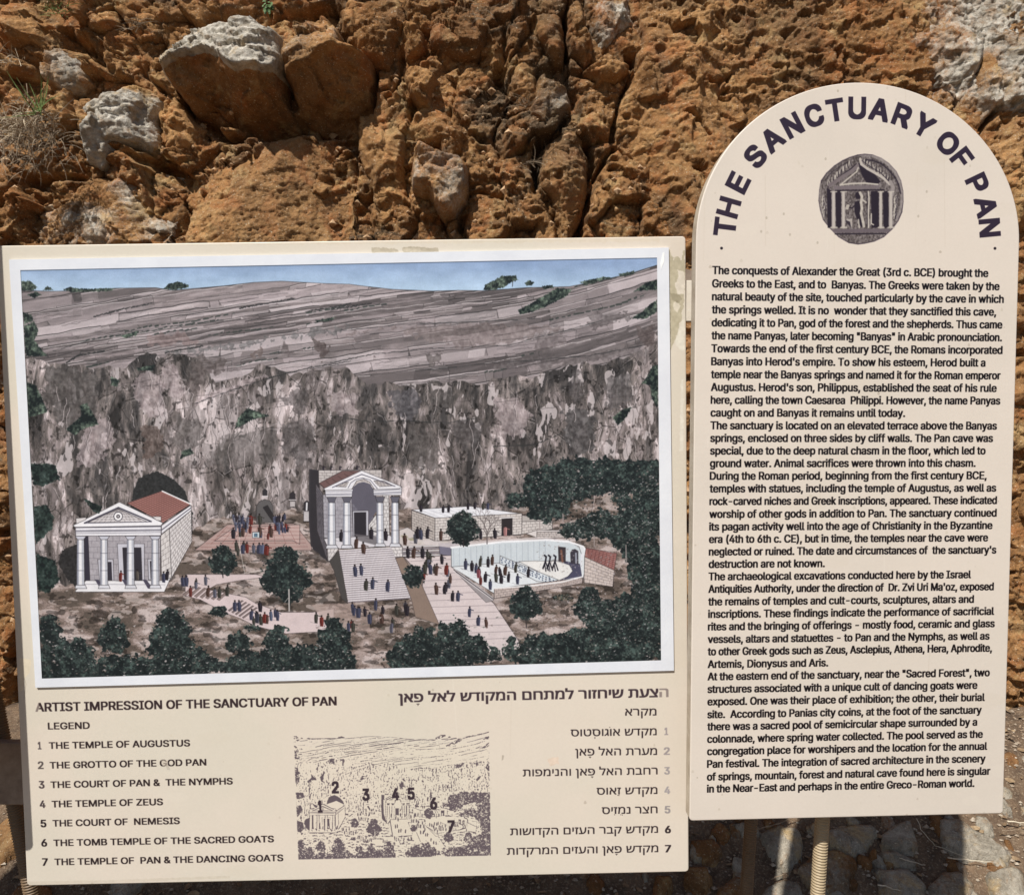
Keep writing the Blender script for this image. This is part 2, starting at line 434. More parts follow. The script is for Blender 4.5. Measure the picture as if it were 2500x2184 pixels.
    k = np.maximum(inkline(c1, .46, .005), inkline(c1, .57, .005)) * (fbm(X * .02, Y * .02, 2, 15) > .45)
    cl = cl * (1 - .55 * k[..., None])
    for kx, ky, am, sd in ((.026, .0105, .34, 4), (.062, .026, .26, 9)):
        f1, f2, cid, ox, oy = voro(wx * kx + .3 * fbm(X * .05, Y * .03, 2, sd), wy * ky, sd)
        cl = cl * (1 - am / 2 + am * cid[..., None]); kk = np.clip(1 - (f2 - f1) / .030, 0, 1) * (fbm(X * .015, Y * .02, 2, sd + 60) > .44)
        cl = cl * (1 - .6 * kk[..., None]); hl = np.clip(1 - np.abs(f2 - f1 - .07) / .03, 0, 1) * (ox > 0) * (fbm(X * .02, Y * .02, 2, sd + 70) > .52); cl = cl + (c255((188, 180, 184)) - cl) * hl[..., None] * .5
    lt = (fbm(wx * .07, wy * .022, 3, 111) > .635)[..., None] * (fbm(X * .02, Y * .02, 2, 115) > .5)[..., None]
    cl = cl + (c255((196, 187, 190)) - cl) * lt * .8
    spk = (fbm(X * .12, Y * .09, 2, 120) > .74)[..., None]; cl = cl * (1 - .45 * spk)
    # lower slope: tan ground with flowing ink contours
    gx = X + 18 * (fbm(X * .02, Y * .05, 3, 130) - .5)
    g1 = fbm(gx * .022, Y * .07, 4, 133, .55); g2 = fbm(X * .008, Y * .012, 2, 137)
    gr = quant(.7 * g1 + .3 * g2, (.40, .47, .54, .62), ((92, 82, 76), (118, 104, 97), (142, 126, 120), (164, 148, 144), (190, 176, 174)))
    k = np.maximum.reduce([inkline(g1, v, .006) for v in (.42, .48, .55, .6)]); gr = gr * (1 - .55 * k[..., None])
    h1 = fbm(gx * .05, Y * .16, 3, 233, .6); h2 = fbm(gx * .09, Y * .22, 2, 239); kk = np.maximum(inkline(h1, .5, .010), inkline(h2, .56, .012)) * (g2 > .40); gr = gr * (1 - .5 * kk[..., None]) * (.93 + .14 * fbm(X * .3, Y * .3, 2, 241)[..., None])
    lt2 = (fbm(gx * .04, Y * .10, 3, 245) > .62)[..., None]; gr = gr + (c255((198, 186, 184)) - gr) * lt2 * .55; dk2 = (fbm(gx * .045, Y * .09, 3, 249) > .62)[..., None]; gr = gr * (1 - .38 * dk2)
    # hill silhouette
    hz = ZA([(60, 290), (110, 262), (300, 268), (480, 262), (660, 250), (900, 246), (1000, 262), (1300, 236), (1480, 215), (1640, 208), (1900, 222), (2040, 226)]) + \
        ZB([(200, 238), (360, 256), (600, 266), (750, 262), (900, 264), (1150, 246), (1400, 240), (1600, 200), (1750, 165), (1960, 100)])
    hx = np.array([p[0] for p in hz]); hy = np.array([p[1] for p in hz])
    m = np.clip((Y - np.interp(X, hx, hy)) / 1.2, 0, 1)[..., None]; pc.a[:] = pc.a * (1 - m) + lay * m
    edge = np.clip(1 - np.abs(Y - np.interp(X, hx, hy) - 1) / 1.3, 0, 1)[..., None]; pc.a[:] *= 1 - .5 * edge
    cb = [(40, 885), (150, 892), (260, 890), (300, 905), (340, 880), (420, 862), (470, 868), (520, 935), (620, 895), (700, 905), (800, 890), (900, 935), (1000, 945), (1080, 925), (1180, 930), (1290, 905), (1400, 890), (1500, 880), (1550, 850), (1620, 760)]
    ce = np.interp(X, [p[0] for p in cb], [p[1] for p in cb]) + 16 * (fbm(X * .05, Y * .02, 2, 140) - .5) + 46 * (fbm(X * .016, Y * .004, 3, 142) - .5)
    m = np.clip((Y - ce) / 2, 0, 1)[..., None]; pc.a[:] = pc.a * (1 - m) + cl * m
    gb = [(60, 1430), (240, 1420), (430, 1320), (520, 1260), (640, 1270), (700, 1240), (1000, 1240), (1250, 1245), (1330, 1225), (1640, 1170)]
    ge = np.interp(X, [p[0] for p in gb], [p[1] for p in gb]) + 14 * (fbm(X * .06, Y * .03, 2, 150) - .5)
    m = np.clip((Y - ge) / 2, 0, 1)[..., None]; pc.a[:] = pc.a * (1 - m) + gr * m
    return X, Y
GX, GY = paint_scene()
def dk(col, var=10, f=.5):
    """mottled wash"""
    c0 = c255(col)
    return lambda x, y: np.clip(c0 + (fbm(x * f, y * f, 2, 7)[..., None] - .5) * var / 90, 0, 1)
def leafy(base, hi, seed=0, dark=(20, 30, 33)):
    def f(x, y):
        n = fbm(x * .16, y * .16, 3, seed, .65); m = fbm(x * .045, y * .045, 2, seed + 5)
        v = .6 * n + .4 * m
        return quant(v, (.43, .53, .60, .68), (dark, base, tuple((a + b) // 2 for a, b in zip(base, hi)), hi, tuple(min(255, int(h * 1.35)) for h in hi)), .03)
    return f
GREEN, GHI = (31, 40, 43), (56, 70, 68)
def washes():
    # darker masses on the cliff
    for fz, pts, col, a in (
        (ZA, [(250, 720), (430, 710), (560, 780), (560, 960), (500, 1060), (380, 1100), (330, 1000), (250, 900)], (84, 80, 80), .75),
        (ZA, [(1110, 700), (1180, 650), (1260, 690), (1200, 800), (1130, 900), (1080, 830)], (92, 84, 84), .7),
        (ZA, [(1250, 680), (1310, 660), (1300, 740), (1250, 760)], (90, 82, 82), .6),
        (ZA, [(1040, 1010), (1180, 1020), (1160, 1180), (1060, 1230), (1000, 1140)], (88, 84, 84), .6),
        (ZA, [(830, 1060), (920, 1050), (960, 1150), (900, 1260), (830, 1240)], (100, 86, 82), .7),
        (ZA, [(1640, 900), (1760, 820), (1830, 900), (1750, 1010), (1650, 1060), (1640, 1200), (1750, 1290), (1840, 1200), (1830, 1060)], (80, 76, 78), .55),
        (ZA, [(1340, 1120), (1560, 1060), (1640, 1150), (1560, 1300), (1200, 1300), (1240, 1180)], (92, 88, 88), .5),
        (ZB, [(350, 860), (480, 840), (540, 920), (470, 1030), (400, 1000), (350, 930)], (86, 84, 90), .75),
        (ZB, [(640, 860), (740, 880), (700, 940), (620, 920)], (84, 80, 80), .6),
        (ZB, [(1370, 960), (1500, 960), (1560, 1020), (1540, 1200), (1420, 1240), (1380, 1100)], (76, 74, 76), .8),
        (ZB, [(1620, 760), (1760, 760), (1770, 900), (1640, 980), (1610, 880)], (96, 92, 94), .7),
        (ZB, [(1410, 740), (1460, 730), (1480, 880), (1430, 930)], (82, 78, 80), .6),
        (ZB, [(700, 1040), (880, 1040), (880, 1180), (780, 1200), (720, 1120)], (86, 82, 84), .6),
        (ZB, [(470, 1100), (620, 1100), (640, 1300), (480, 1320)], (84, 80, 80), .6),
        (ZB, [(1800, 480), (1900, 460), (1915, 580), (1860, 610), (1810, 560)], (90, 80, 80), .7),
        (ZB, [(1200, 530), (1360, 510), (1390, 570), (1250, 620), (1205, 600)], (112, 104, 106), .6),
        (ZB, [(1510, 410), (1700, 390), (1760, 430), (1540, 490)], (96, 90, 92), .6),
        (ZB, [(80, 520), (250, 500), (400, 480), (560, 560), (800, 590), (1060, 570), (1350, 480), (1100, 470), (800, 460), (400, 480)], (122, 110, 110), .55),
        (ZB, [(560, 640), (640, 640), (650, 700), (580, 690)], (92, 86, 86), .7),
        (ZB, [(950, 680), (1500, 650), (1830, 570), (1830, 640), (1400, 700), (960, 740)], (100, 94, 96), .6),
        (ZA, [(1480, 605), (1530, 610), (1520, 650), (1420, 680)], (100, 88, 86), .7),
        (ZA, [(1660, 560), (1700, 640), (1690, 690), (1640, 630)], (104, 96, 98), .7),
        (ZA, [(1840, 550), (1890, 560), (1910, 620), (1880, 680), (1850, 620)], (88, 78, 78), .8),
        (ZA, [(860, 540), (1010, 510), (1190, 570), (870, 590)], (140, 120, 120), .55),
        (ZA, [(960, 625), (1480, 560), (2040, 470), (2040, 500), (1500, 580), (1010, 640)], (94, 96, 98), .55)):
        pc.blob(fz(pts), dk(col, 26, .12), 22, .055, 3, a)
    for fz, pts in ((ZA, [(940, 720), (1000, 690), (1060, 780), (1060, 920), (990, 880), (930, 800)]), (ZA, [(780, 780), (860, 740), (930, 760), (960, 880), (960, 1000), (860, 1000), (780, 900)]),
                    (ZA, [(480, 1100), (620, 1000), (680, 1150), (560, 1290), (440, 1290)]), (ZA, [(1110, 920), (1500, 760), (1560, 770), (1150, 930)]),
                    (ZB, [(960, 900), (1100, 900), (1180, 1000), (1120, 1130), (1000, 1120)]), (ZB, [(0, 860), (150, 870), (160, 990), (0, 990)])):
        pc.blob(fz(pts), dk((172, 158, 162), 40, .1), 20, .06, 8, .6)
    # strata ink and bushes on ledges
    R = random.Random(3)
    for fz, pts, w_ in ((ZA, [(540, 420), (700, 375), (880, 340)], 3), (ZA, [(1390, 370), (1500, 350), (1720, 310)], 3.5), (ZA, [(1780, 390), (1960, 360), (2050, 340)], 3),
                        (ZA, [(380, 690), (450, 645), (600, 620)], 4), (ZA, [(960, 630), (1180, 590)], 3), (ZA, [(1560, 780), (1800, 720), (2050, 680)], 2.5), (ZB, [(0, 690), (240, 640), (600, 605)], 2.2),
                        (ZB, [(600, 605), (1050, 585), (1380, 500), (1600, 440)], 2), (ZB, [(0, 380), (240, 340)], 3), (ZB, [(0, 510), (400, 465), (800, 450), (1230, 430)], 1.8), (ZB, [(500, 740), (950, 690), (1500, 650), (1830, 590)], 2),
                        (ZA, [(1130, 930), (1350, 850), (1600, 770)], 2), (ZB, [(0, 1000), (230, 1035), (420, 1030), (700, 1040), (860, 1015)], 2), (ZB, [(960, 1180), (1200, 1170), (1370, 1100)], 2.6),
                        (ZA, [(640, 500), (900, 500), (1300, 440)], 1.4), (ZA, [(300, 620), (620, 530), (1000, 470)], 1.4), (ZA, [(500, 690), (1000, 640), (1240, 640)], 1.2)):
        P = np.array(fz(pts)); tt = np.linspace(0, 1, 40); idx = tt * (len(P) - 1)
        xs = np.interp(idx, range(len(P)), P[:, 0]); ys = np.interp(idx, range(len(P)), P[:, 1]) + np.array([R.uniform(-1.2, 1.2) for _ in tt])
        for a, b, c_, d in zip(xs[:-1], ys[:-1], xs[1:], ys[1:]):
            pc.line([(a, b), (c_, d)], w_ * R.uniform(.3, 1.2), (46, 48, 50), .85)
    for cx, cy, L in [(R.uniform(80, 1600), R.uniform(720, 1000), R.uniform(20, 90)) for _ in range(150)]:
        sl = -.13 if cx < 1000 else -.03 - (cx - 1000) * .0003
        p = [(cx + i * L / 5, cy + sl * i * L / 5 + R.uniform(-1.5, 1.5)) for i in range(6)]; pc.line(p, .9, (52, 48, 50), .7)
    for _ in range(170):
        cx, cy = R.uniform(90, 1600), R.uniform(900, 1230); p = [(cx, cy)]
        for i in range(R.randint(3, 8)): cx += R.uniform(-5, 5); cy += R.uniform(4, 14); p.append((cx, cy))
        pc.line(p, .9, (50, 46, 48), .65)
        if R.random() < .4: pc.line([(x + 2, y) for x, y in p], 1.8, (196, 186, 188), .6)
    gf = leafy((46, 58, 54), (84, 98, 88), 4)
    for fz, pts in ((ZA, [(110, 210), (160, 208), (205, 245), (190, 262), (112, 270)]), (ZA, [(240, 262), (265, 238), (300, 262)]), (ZA, [(360, 262), (400, 245), (450, 255), (660, 252), (640, 268), (420, 275)]),
                    (ZA, [(945, 255), (980, 225), (1030, 212), (1100, 235), (1095, 248), (1010, 262)]), (ZA, [(120, 390), (170, 410), (185, 445), (130, 460)]), (ZA, [(128, 470), (190, 450), (215, 500), (190, 560), (240, 620), (270, 650), (140, 650)]),
                    (ZA, [(140, 800), (200, 820), (240, 900), (270, 980), (160, 1010)]), (ZA, [(380, 1080), (470, 1000), (460, 940), (500, 925), (540, 990), (570, 1050), (480, 1075), (430, 1115)]),
                    (ZA, [(170, 1290), (260, 1280), (310, 1320), (170, 1330)]), (ZA, [(1390, 1010), (1450, 955), (1540, 990), (1580, 1000), (1480, 1020), (1370, 1080)]), (ZA, [(150, 290), (200, 270), (230, 290), (190, 310)]),
                    (ZB, [(895, 262), (905, 230), (960, 205), (1000, 180), (1040, 178), (1085, 176), (1098, 205), (1060, 215), (1020, 245), (950, 262)]), (ZB, [(1140, 222), (1165, 202), (1195, 218), (1180, 235), (1150, 236)]),
                    (ZB, [(1100, 380), (1180, 340), (1260, 290), (1330, 250), (1420, 255), (1380, 300), (1280, 350), (1190, 390), (1110, 405)]), (ZB, [(1460, 215), (1600, 185), (1640, 190), (1500, 232)]), (ZB, [(1690, 170), (1780, 150), (1790, 165), (1700, 182)]),
                    (ZB, [(1780, 270), (1850, 220), (1915, 200), (1918, 262), (1830, 265)]), (ZB, [(1760, 430), (1830, 390), (1880, 340), (1915, 320), (1918, 390), (1850, 430)]), (ZB, [(1240, 240), (1300, 232), (1310, 250), (1250, 258)]),
                    (ZB, [(1830, 810), (1860, 770), (1890, 710), (1925, 700), (1925, 960), (1890, 900), (1880, 820)]), (ZB, [(1660, 1010), (1720, 960), (1770, 950), (1740, 1010), (1690, 1055)]), (ZA, [(640, 770), (690, 790), (680, 830), (640, 820)]),
                    (ZA, [(790, 720), (900, 700), (890, 735), (800, 735)]), (ZA, [(1840, 440), (1960, 420), (1940, 440), (1850, 450)]), (ZA, [(1060, 1210), (1110, 1190), (1130, 1220), (1050, 1255)]), (ZA, [(700, 530), (800, 500), (790, 530), (720, 545)])):
        pc.blob(fz(pts), gf, 4, .3, 6)
    pc.line(ZB([(1068, 215), (1066, 242)]), 1.4, (50, 46, 48))
washes()

def wall_of(fz, quad, col, courses, brick, ink=(92, 86, 88), seed=0, wd=.8):
    """a masonry face: quad TL, TR, BR, BL"""
    P = np.array(fz(quad), float); pc.blob(P, dk(col, 8, .2), .6, .3, seed)
    TL, TR, BR, BL = P; R = random.Random(seed)
    f = lambda u, v: tuple((TL * (1 - u) + TR * u) * (1 - v) + (BL * (1 - u) + BR * u) * v)
    for r in range(1, courses): pc.line([f(0, r / courses), f(1, r / courses)], wd, ink, .8)
    for r in range(courses):
        for b in range(brick):
            u = (b + (.5 if r % 2 else 0) + R.uniform(-.12, .12)) / brick
            if 0.02 < u < .98: pc.line([f(u, r / courses), f(u, (r + 1) / courses)], wd, ink, .8)
    pc.line([tuple(p) for p in P], 1.2, (48, 44, 48), .9, True)
def pol(fz, pts, col, ol=1.0, a=1, ink=(44, 40, 44)):
    pc.poly(fz(pts), col, a)
    if ol: pc.line(fz(pts), ol, ink, .9, True)
def column(fz, x0, x1, yt, yb, capw, caph, dark=False):
    w_ = x1 - x0; L = (x0 + x1) / 2
    pol(fz, [(x0, yt), (x1, yt), (x1 + w_ * .12, yb), (x0 - w_ * .02, yb)], (178, 182, 194))
    pc.poly(fz([(x0 + w_ * .28, yt), (x0 + w_ * .66, yt), (x0 + w_ * .75, yb), (x0 + w_ * .33, yb)]), (226, 227, 233))
    pc.poly(fz([(x0, yt), (x0 + w_ * .2, yt), (x0 + w_ * .2, yb), (x0, yb)]), (134, 137, 152))
    for f_ in (.3, .68): y = yt + (yb - yt) * f_; pc.line(fz([(x0, y), (x1, y)]), .9, (60, 58, 72))
    pol(fz, [(L - capw, yt - caph), (L + capw, yt - caph), (L + capw * .55, yt), (L - capw * .55, yt)], (92, 92, 106) if dark else (190, 192, 206))
    pol(fz, [(x0 - w_ * .15, yb), (x1 + w_ * .25, yb), (x1 + w_ * .45, yb + w_ * .5), (x0 - w_ * .3, yb + w_ * .5)], (206, 208, 218))
WHT, SHD, PINK = (214, 212, 220), (84, 80, 92), (206, 190, 192)
def buildings():
    # paths and terraces
    pol(ZD, [(0, 880), (120, 880), (560, 880), (640, 900), (420, 930), (250, 960), (180, 1000), (480, 1060), (560, 1110), (760, 1180), (1010, 1180), (1180, 1150), (1180, 1330), (960, 1340), (800, 1350), (560, 1290), (440, 1230), (330, 1190), (120, 1080), (0, 1050)], PINK, .8)
    for k in range(7): pol(ZD, [(-20 + 45 * k, 1040 + 6 * k), (60 + 45 * k, 975 + 6 * k), (80 + 45 * k, 980 + 6 * k), (0 + 45 * k, 1052 + 6 * k)], (132, 116, 114), .6)
    for k in range(5): pol(ZD, [(340 + 28 * k, 1165 + 14 * k), (450 + 28 * k, 1085 + 14 * k), (462 + 28 * k, 1090 + 14 * k), (352 + 28 * k, 1173 + 14 * k)], (120, 106, 106), .6)
    pol(ZD, [(1000, 1120), (1300, 1110), (1466, 1150), (1466, 1330), (1180, 1330), (1100, 1250)], (170, 150, 144), 0, .6)
    # tiled court of the nymphs
    pol(ZD, [(70, 690), (330, 485), (860, 478), (1000, 650), (1000, 690)], (172, 146, 142), 1)
    pol(ZD, [(230, 615), (380, 510), (905, 485), (905, 640), (850, 612)], (186, 160, 156), 1)
    for i in range(9): pc.line(ZD([(330 + 60 * i, 500), (200 + 85 * i, 640)]), .8, (120, 72, 70), .8)
    for j in range(6): pc.line(ZD([(330 - 42 * j, 515 + 30 * j), (900 + 14 * j, 510 + 30 * j)]), .8, (120, 72, 70), .8)
    # niches and arch in the cliff
    pol(ZD, [(562, 470), (562, 340), (580, 305), (625, 285), (670, 300), (692, 340), (692, 470)], (92, 90, 92))
    pc.poly(ZD([(610, 350), (650, 330), (692, 400), (692, 470)]), (44, 42, 46))
    for a, b, w_, h_ in ((627, 200, 18, 60), (846, 225, 22, 65), (960, 295, 24, 85)):
        pol(ZD, [(a - w_, b + h_), (a - w_, b + 18), (a, b), (a + w_, b + 18), (a + w_, b + h_)], (48, 46, 52)); pc.line(ZD([(a - w_ - 5, b + h_), (a + w_ + 5, b + h_)]), 2, (206, 202, 206))
    pc.line(ZD([(960, 315), (958, 370)]), 4, (214, 214, 220)); pol(ZD, [(935, 380), (985, 380), (985, 460), (935, 460)], (186, 182, 186))
    pol(ZD, [(825, 300), (868, 300), (868, 345), (825, 345)], (186, 180, 182))
    # steps beside temple of Zeus and the plaza on the right
    pol(ZF, [(0, 520), (60, 500), (260, 600), (390, 620), (330, 645), (0, 640)], (196, 188, 188))
    for i in range(7): pol(ZF, [(10 + 60 * i - (i % 2) * 10, 560 + (i % 3) * 22), (50 + 60 * i, 555 + (i % 3) * 22), (70 + 60 * i, 575 + (i % 3) * 22), (25 + 60 * i, 580 + (i % 3) * 22)], (150, 146, 118), 0, .7)
    for i in range(5): pol(ZF, [(20, 640 + 16 * i), (300 + 10 * i, 632 + 16 * i), (310 + 10 * i, 640 + 16 * i), (20, 650 + 16 * i)], (226, 224, 230) if i % 2 == 0 else (150, 146, 158), .5)
    pol(ZF, [(290, 618), (440, 612), (390, 710), (300, 700)], (110, 108, 128), .8)
    # broad pale road
    pol(ZF, [(40, 720), (390, 705), (390, 790), (520, 900), (700, 1060), (880, 1330), (900, 1420), (740, 1440), (400, 1330), (300, 1220), (170, 950), (180, 880)], (206, 194, 196), 1)
    for i in range(13):
        y = 750 + 48 * i; xl = np.interp(y, [720, 950, 1220, 1440], [50, 165, 300, 600]); xr = np.interp(y, [705, 790, 900, 1060, 1330, 1440], [380, 395, 520, 690, 870, 900])
        pc.line(ZF([(xl, y), (xr, y - 16)]), .9, (110, 100, 108), .8)
    # tomb temple (flat-roofed, right)
    pol(ZF, [(900, 410), (1120, 450), (1125, 515), (1020, 520), (900, 460)], (176, 170, 168)); wall_of(ZF, [(840, 460), (1124, 452), (1124, 512), (840, 560)], (204, 198, 196), 4, 9, seed=4)
    pol(ZF, [(930, 545), (1010, 520), (1220, 520), (1230, 545), (1010, 575)], (214, 208, 208)); wall_of(ZF, [(1010, 535), (1225, 530), (1225, 575), (1010, 580)], (196, 188, 186), 3, 8, seed=5)
    pol(ZF, [(90, 370), (520, 345), (900, 400), (380, 432), (262, 432)], (226, 228, 236))
    for i in range(5): pc.line(ZF([(150 + 70 * i, 372), (300 + 90 * i, 430)]), .8, (140, 140, 156), .8)
    wall_of(ZF, [(90, 375), (262, 432), (262, 600), (92, 520)], (182, 174, 170), 8, 5, seed=6)
    wall_of(ZF, [(262, 432), (900, 398), (900, 550), (262, 600)], (206, 200, 198), 8, 16, seed=7)
    pol(ZF, [(752, 438), (830, 432), (830, 555), (752, 562)], (46, 42, 46)); pc.line(ZF([(738, 432), (842, 426)]), 2.5, (222, 220, 224))
    pol(ZF, [(0, 600), (600, 600), (1000, 572), (1300, 590), (1300, 600), (380, 650), (300, 640)], (206, 198, 200), 0, .8)
    # tribune / theatre of the dancing goats
    pol(ZF, [(382, 650), (760, 608), (1080, 594), (1240, 606), (1340, 636), (1380, 680), (1370, 780), (1352, 880), (1240, 920), (1000, 945), (710, 960), (700, 985), (400, 800), (385, 790)], (216, 222, 228))
    pol(ZF, [(382, 650), (760, 608), (1080, 594), (1240, 606), (1320, 640), (1340, 700), (1330, 770), (1180, 740), (1000, 750), (740, 760), (385, 790)], (196, 206, 214))
    for i in range(17): x = 400 + 42 * i; pc.line(ZF([(x, 655 - i * 3.6), (x + 2, 790 - i * 2.5)]), .8, (130, 140, 156), .7)
    pol(ZF, [(1180, 740), (1330, 770), (1345, 860), (1180, 890), (1250, 850), (1270, 800)], (72, 72, 96), 0)
    pol(ZF, [(880, 750), (1000, 745), (1160, 748), (1250, 775), (1275, 820), (1240, 860), (1160, 895)], (222, 222, 222), .8)
    pol(ZF, [(1168, 642), (1222, 648), (1222, 755), (1172, 748)], (60, 52, 58)); pol(ZF, [(1258, 690), (1270, 665), (1292, 660), (1314, 675), (1316, 770), (1262, 762)], (58, 56, 68))
    pc.line(ZF([(1190, 670), (1200, 750)]), 5, (120, 84, 72)); pc.line(ZF([(1298, 690), (1300, 760)]), 4, (150, 156, 172))
    pol(ZF, [(742, 708), (1010, 820), (1170, 885), (1110, 905), (1010, 895), (870, 820), (740, 765)], (206, 214, 222))
    R = random.Random(5)
    for i in range(46):
        u = (i % 16) / 16 + R.uniform(0, .03); v = (i // 16) * .3 + .2; pc.line(ZF([(750 + 400 * u, 712 + 172 * u + 52 * v), (754 + 400 * u, 716 + 172 * u + 52 * v)]), 2.6, (70, 84, 110))
    for i in range(1, 5): pc.line(ZF([(742 + 90 * i, 708 + 38 * i), (744 + 90 * i, 765 + 33 * i)]), 1.5, (60, 66, 90))
    wall_of(ZF, [(700, 950), (1350, 868), (1345, 910), (700, 1022)], (186, 172, 168), 4, 20, seed=9); pc.line(ZF([(700, 948), (1000, 925), (1200, 900), (1350, 860)]), 3, (228, 228, 232))
    pol(ZF, [(395, 795), (700, 1020), (690, 1040), (640, 1050), (420, 830)], (150, 144, 148), .8)
    for i in range(3): pc.line(ZF([(400, 800 + 10 * i), (690, 1015 + 9 * i)]), 1.2, (46, 42, 50) if i % 2 else (226, 224, 228))
    pc.line(ZF([(382, 648), (760, 606), (1080, 592), (1240, 604), (1350, 640), (1385, 685)]), 4.5, (232, 234, 240)); pc.line(ZF([(1385, 685), (1340, 700), (1335, 770)]), 4, (222, 224, 234))
    pol(ZF, [(1372, 650), (1600, 690), (1580, 815), (1362, 715)], (158, 108, 104))
    for i in range(8): pc.line(ZF([(1375 + 2 * i, 655 + 9 * i), (1596 - 2 * i, 700 + 15 * i)]), .9, (74, 44, 46)); pc.line(ZF([(1395 + 26 * i, 660 + 6 * i), (1380 + 26 * i, 715 + 12 * i)]), .8, (74, 44, 46))
    wall_of(ZF, [(1362, 715), (1580, 815), (1570, 935), (1358, 905)], (196, 184, 180), 7, 5, seed=10)
    # goats
    for gx_ in (1075, 1105, 1145):
        pc.line(ZF([(gx_ - 18, 800), (gx_, 750), (gx_ + 5, 715), (gx_ - 8, 705)]), 4.2, (34, 32, 44)); pc.line(ZF([(gx_, 750), (gx_ + 22, 815)]), 3, (34, 32, 44)); pc.line(ZF([(gx_ - 5, 770), (gx_ + 3, 822)]), 2.4, (34, 32, 44))
    # cave mouth
    pc.blob(ZC([(1200, 560), (1240, 300), (1300, 160), (1500, 85), (1700, 180), (1820, 320), (1900, 560), (1890, 900), (1880, 640), (1700, 560)]), dk((44, 46, 48), 10, .2), 5, .12, 2)
    pc.blob(ZC([(410, 1100), (460, 960), (600, 900), (760, 900), (760, 1300), (620, 1390), (500, 1260)]), dk((44, 44, 46), 10, .2), 5, .12, 2)
    # temple of Augustus
    pol(ZC, [(1170, 440), (1560, 305), (1880, 450), (1570, 660), (1540, 640)], (160, 112, 106))
    for i in range(13): pc.line(ZC([(1180 + 28 * i, 445 - 10 * i), (1560 + 24 * i, 650 - 15 * i)]), .8, (84, 52, 52), .9)
    for i in range(14): pc.line(ZC([(1180 + 28 * i, 445 + 15 * i), (1560 + 24 * i, 310 + 12 * i)]), .9, (84, 52, 52), .9)
    wall_of(ZC, [(1640, 730), (1885, 520), (1892, 870), (1670, 1270)], (210, 206, 208), 11, 8, seed=11)
    wall_of(ZC, [(1545, 800), (1640, 720), (1670, 1280), (1560, 1330)], (204, 200, 200), 9, 2, seed=12)
    pol(ZC, [(1555, 690), (1880, 465), (1885, 520), (1555, 785)], (222, 222, 230)); pc.line(ZC([(1555, 740), (1882, 492)]), 2.2, (80, 78, 92)); pc.line(ZC([(1560, 308), (1878, 452)]), 3, (236, 236, 240))
    wall_of(ZC, [(740, 800), (1545, 800), (1545, 1320), (765, 1300)], (164, 160, 168), 8, 9, seed=13, ink=(104, 100, 110))
    pol(ZC, [(690, 810), (745, 810), (765, 1310), (715, 1340)], (50, 48, 62), 0)
    pol(ZC, [(1065, 890), (1365, 890), (1370, 1300), (1090, 1300)], (190, 190, 202)); pol(ZC, [(1125, 935), (1330, 935), (1345, 1300), (1145, 1300)], (46, 44, 54))
    pol(ZC, [(850, 1065), (1020, 1065), (1030, 1300), (870, 1300)], (190, 190, 202)); pol(ZC, [(885, 1095), (1000, 1095), (1010, 1300), (895, 1300)], (52, 50, 62))
    pol(ZC, [(1405, 1060), (1475, 1060), (1480, 1290), (1415, 1290)], (190, 190, 202)); pol(ZC, [(1430, 1085), (1475, 1085), (1480, 1280), (1440, 1280)], (52, 50, 62))
    pol(ZC, [(610, 1405), (720, 1300), (1560, 1300), (1660, 1270), (1590, 1425), (600, 1425)], (222, 222, 228))
    for a in (820, 1120, 1350): pol(ZC, [(a, 1290), (a + 40, 1290), (a + 120, 1390), (a + 60, 1390)], (72, 68, 88), 0)
    pc.line(ZC([(700, 1340), (1600, 1345)]), .9, (110, 108, 122))
    for a in (621, 880, 1175, 1447): column(ZC, a, a + 75, 845, 1350, 62, 38)
    pol(ZC, [(600, 705), (1550, 665), (1550, 800), (605, 805)], (226, 226, 234))
    for y, w_ in ((712, 2.4), (745, 1.2), (757, 1.6), (778, 1.0)): pc.line(ZC([(602, y), (1550, y - 12)]), w_, (66, 64, 80))
    pol(ZC, [(570, 690), (1085, 430), (1570, 660), (1550, 690), (600, 708)], (230, 230, 236))
    wall_of(ZC, [(1072, 505), (1078, 505), (1400, 650), (740, 655)], (206, 202, 206), 5, 11, seed=14)
    pc.line(ZC([(700, 662), (1075, 490), (1440, 645)]), 3.4, (66, 64, 80)); pc.line(ZC([(700, 664), (1440, 648)]), 1.4, (66, 64, 80))
    pol(ZC, [(605, 610), (720, 600), (715, 625), (610, 670)], (210, 206, 208)); pol(ZC, [(1450, 590), (1550, 590), (1550, 640), (1500, 630)], (214, 210, 212))
    for r_, cc in ((52, (60, 58, 70)), (44, (236, 236, 240)), (22, (70, 66, 74)), (10, (190, 186, 190))):
        pc.poly(ZC([(1075 + r_ * math.cos(a * .4), 590 + r_ * math.sin(a * .4)) for a in range(16)]), cc)
    # temple of Zeus
    pol(ZE, [(0, 100), (95, 110), (95, 260), (190, 1000), (20, 860), (0, 600)], (52, 50, 56), 0); pc.blob(ZD([(990, 60), (1050, 60), (1090, 660), (1130, 780), (1010, 680), (990, 500)]), (48, 46, 52), 3, .2)
    wall_of(ZE, [(92, 108), (718, 105), (720, 300), (95, 240)], (190, 184, 184), 5, 11, seed=20)
    wall_of(ZE, [(65, 240), (135, 340), (185, 1005), (80, 700)], (96, 92, 100), 14, 2, seed=21, ink=(58, 56, 64))
    pol(ZE, [(95, 240), (330, 115), (520, 115), (150, 290)], (110, 84, 84))
    for i in range(6): pc.line(ZE([(105 + 60 * i, 240 - 24 * i), (150 + 60 * i, 285 - 28 * i)]), .8, (60, 44, 46))
    wall_of(ZE, [(135, 350), (430, 350), (440, 790), (150, 780)], (160, 158, 168), 11, 5, seed=22, ink=(104, 100, 112))
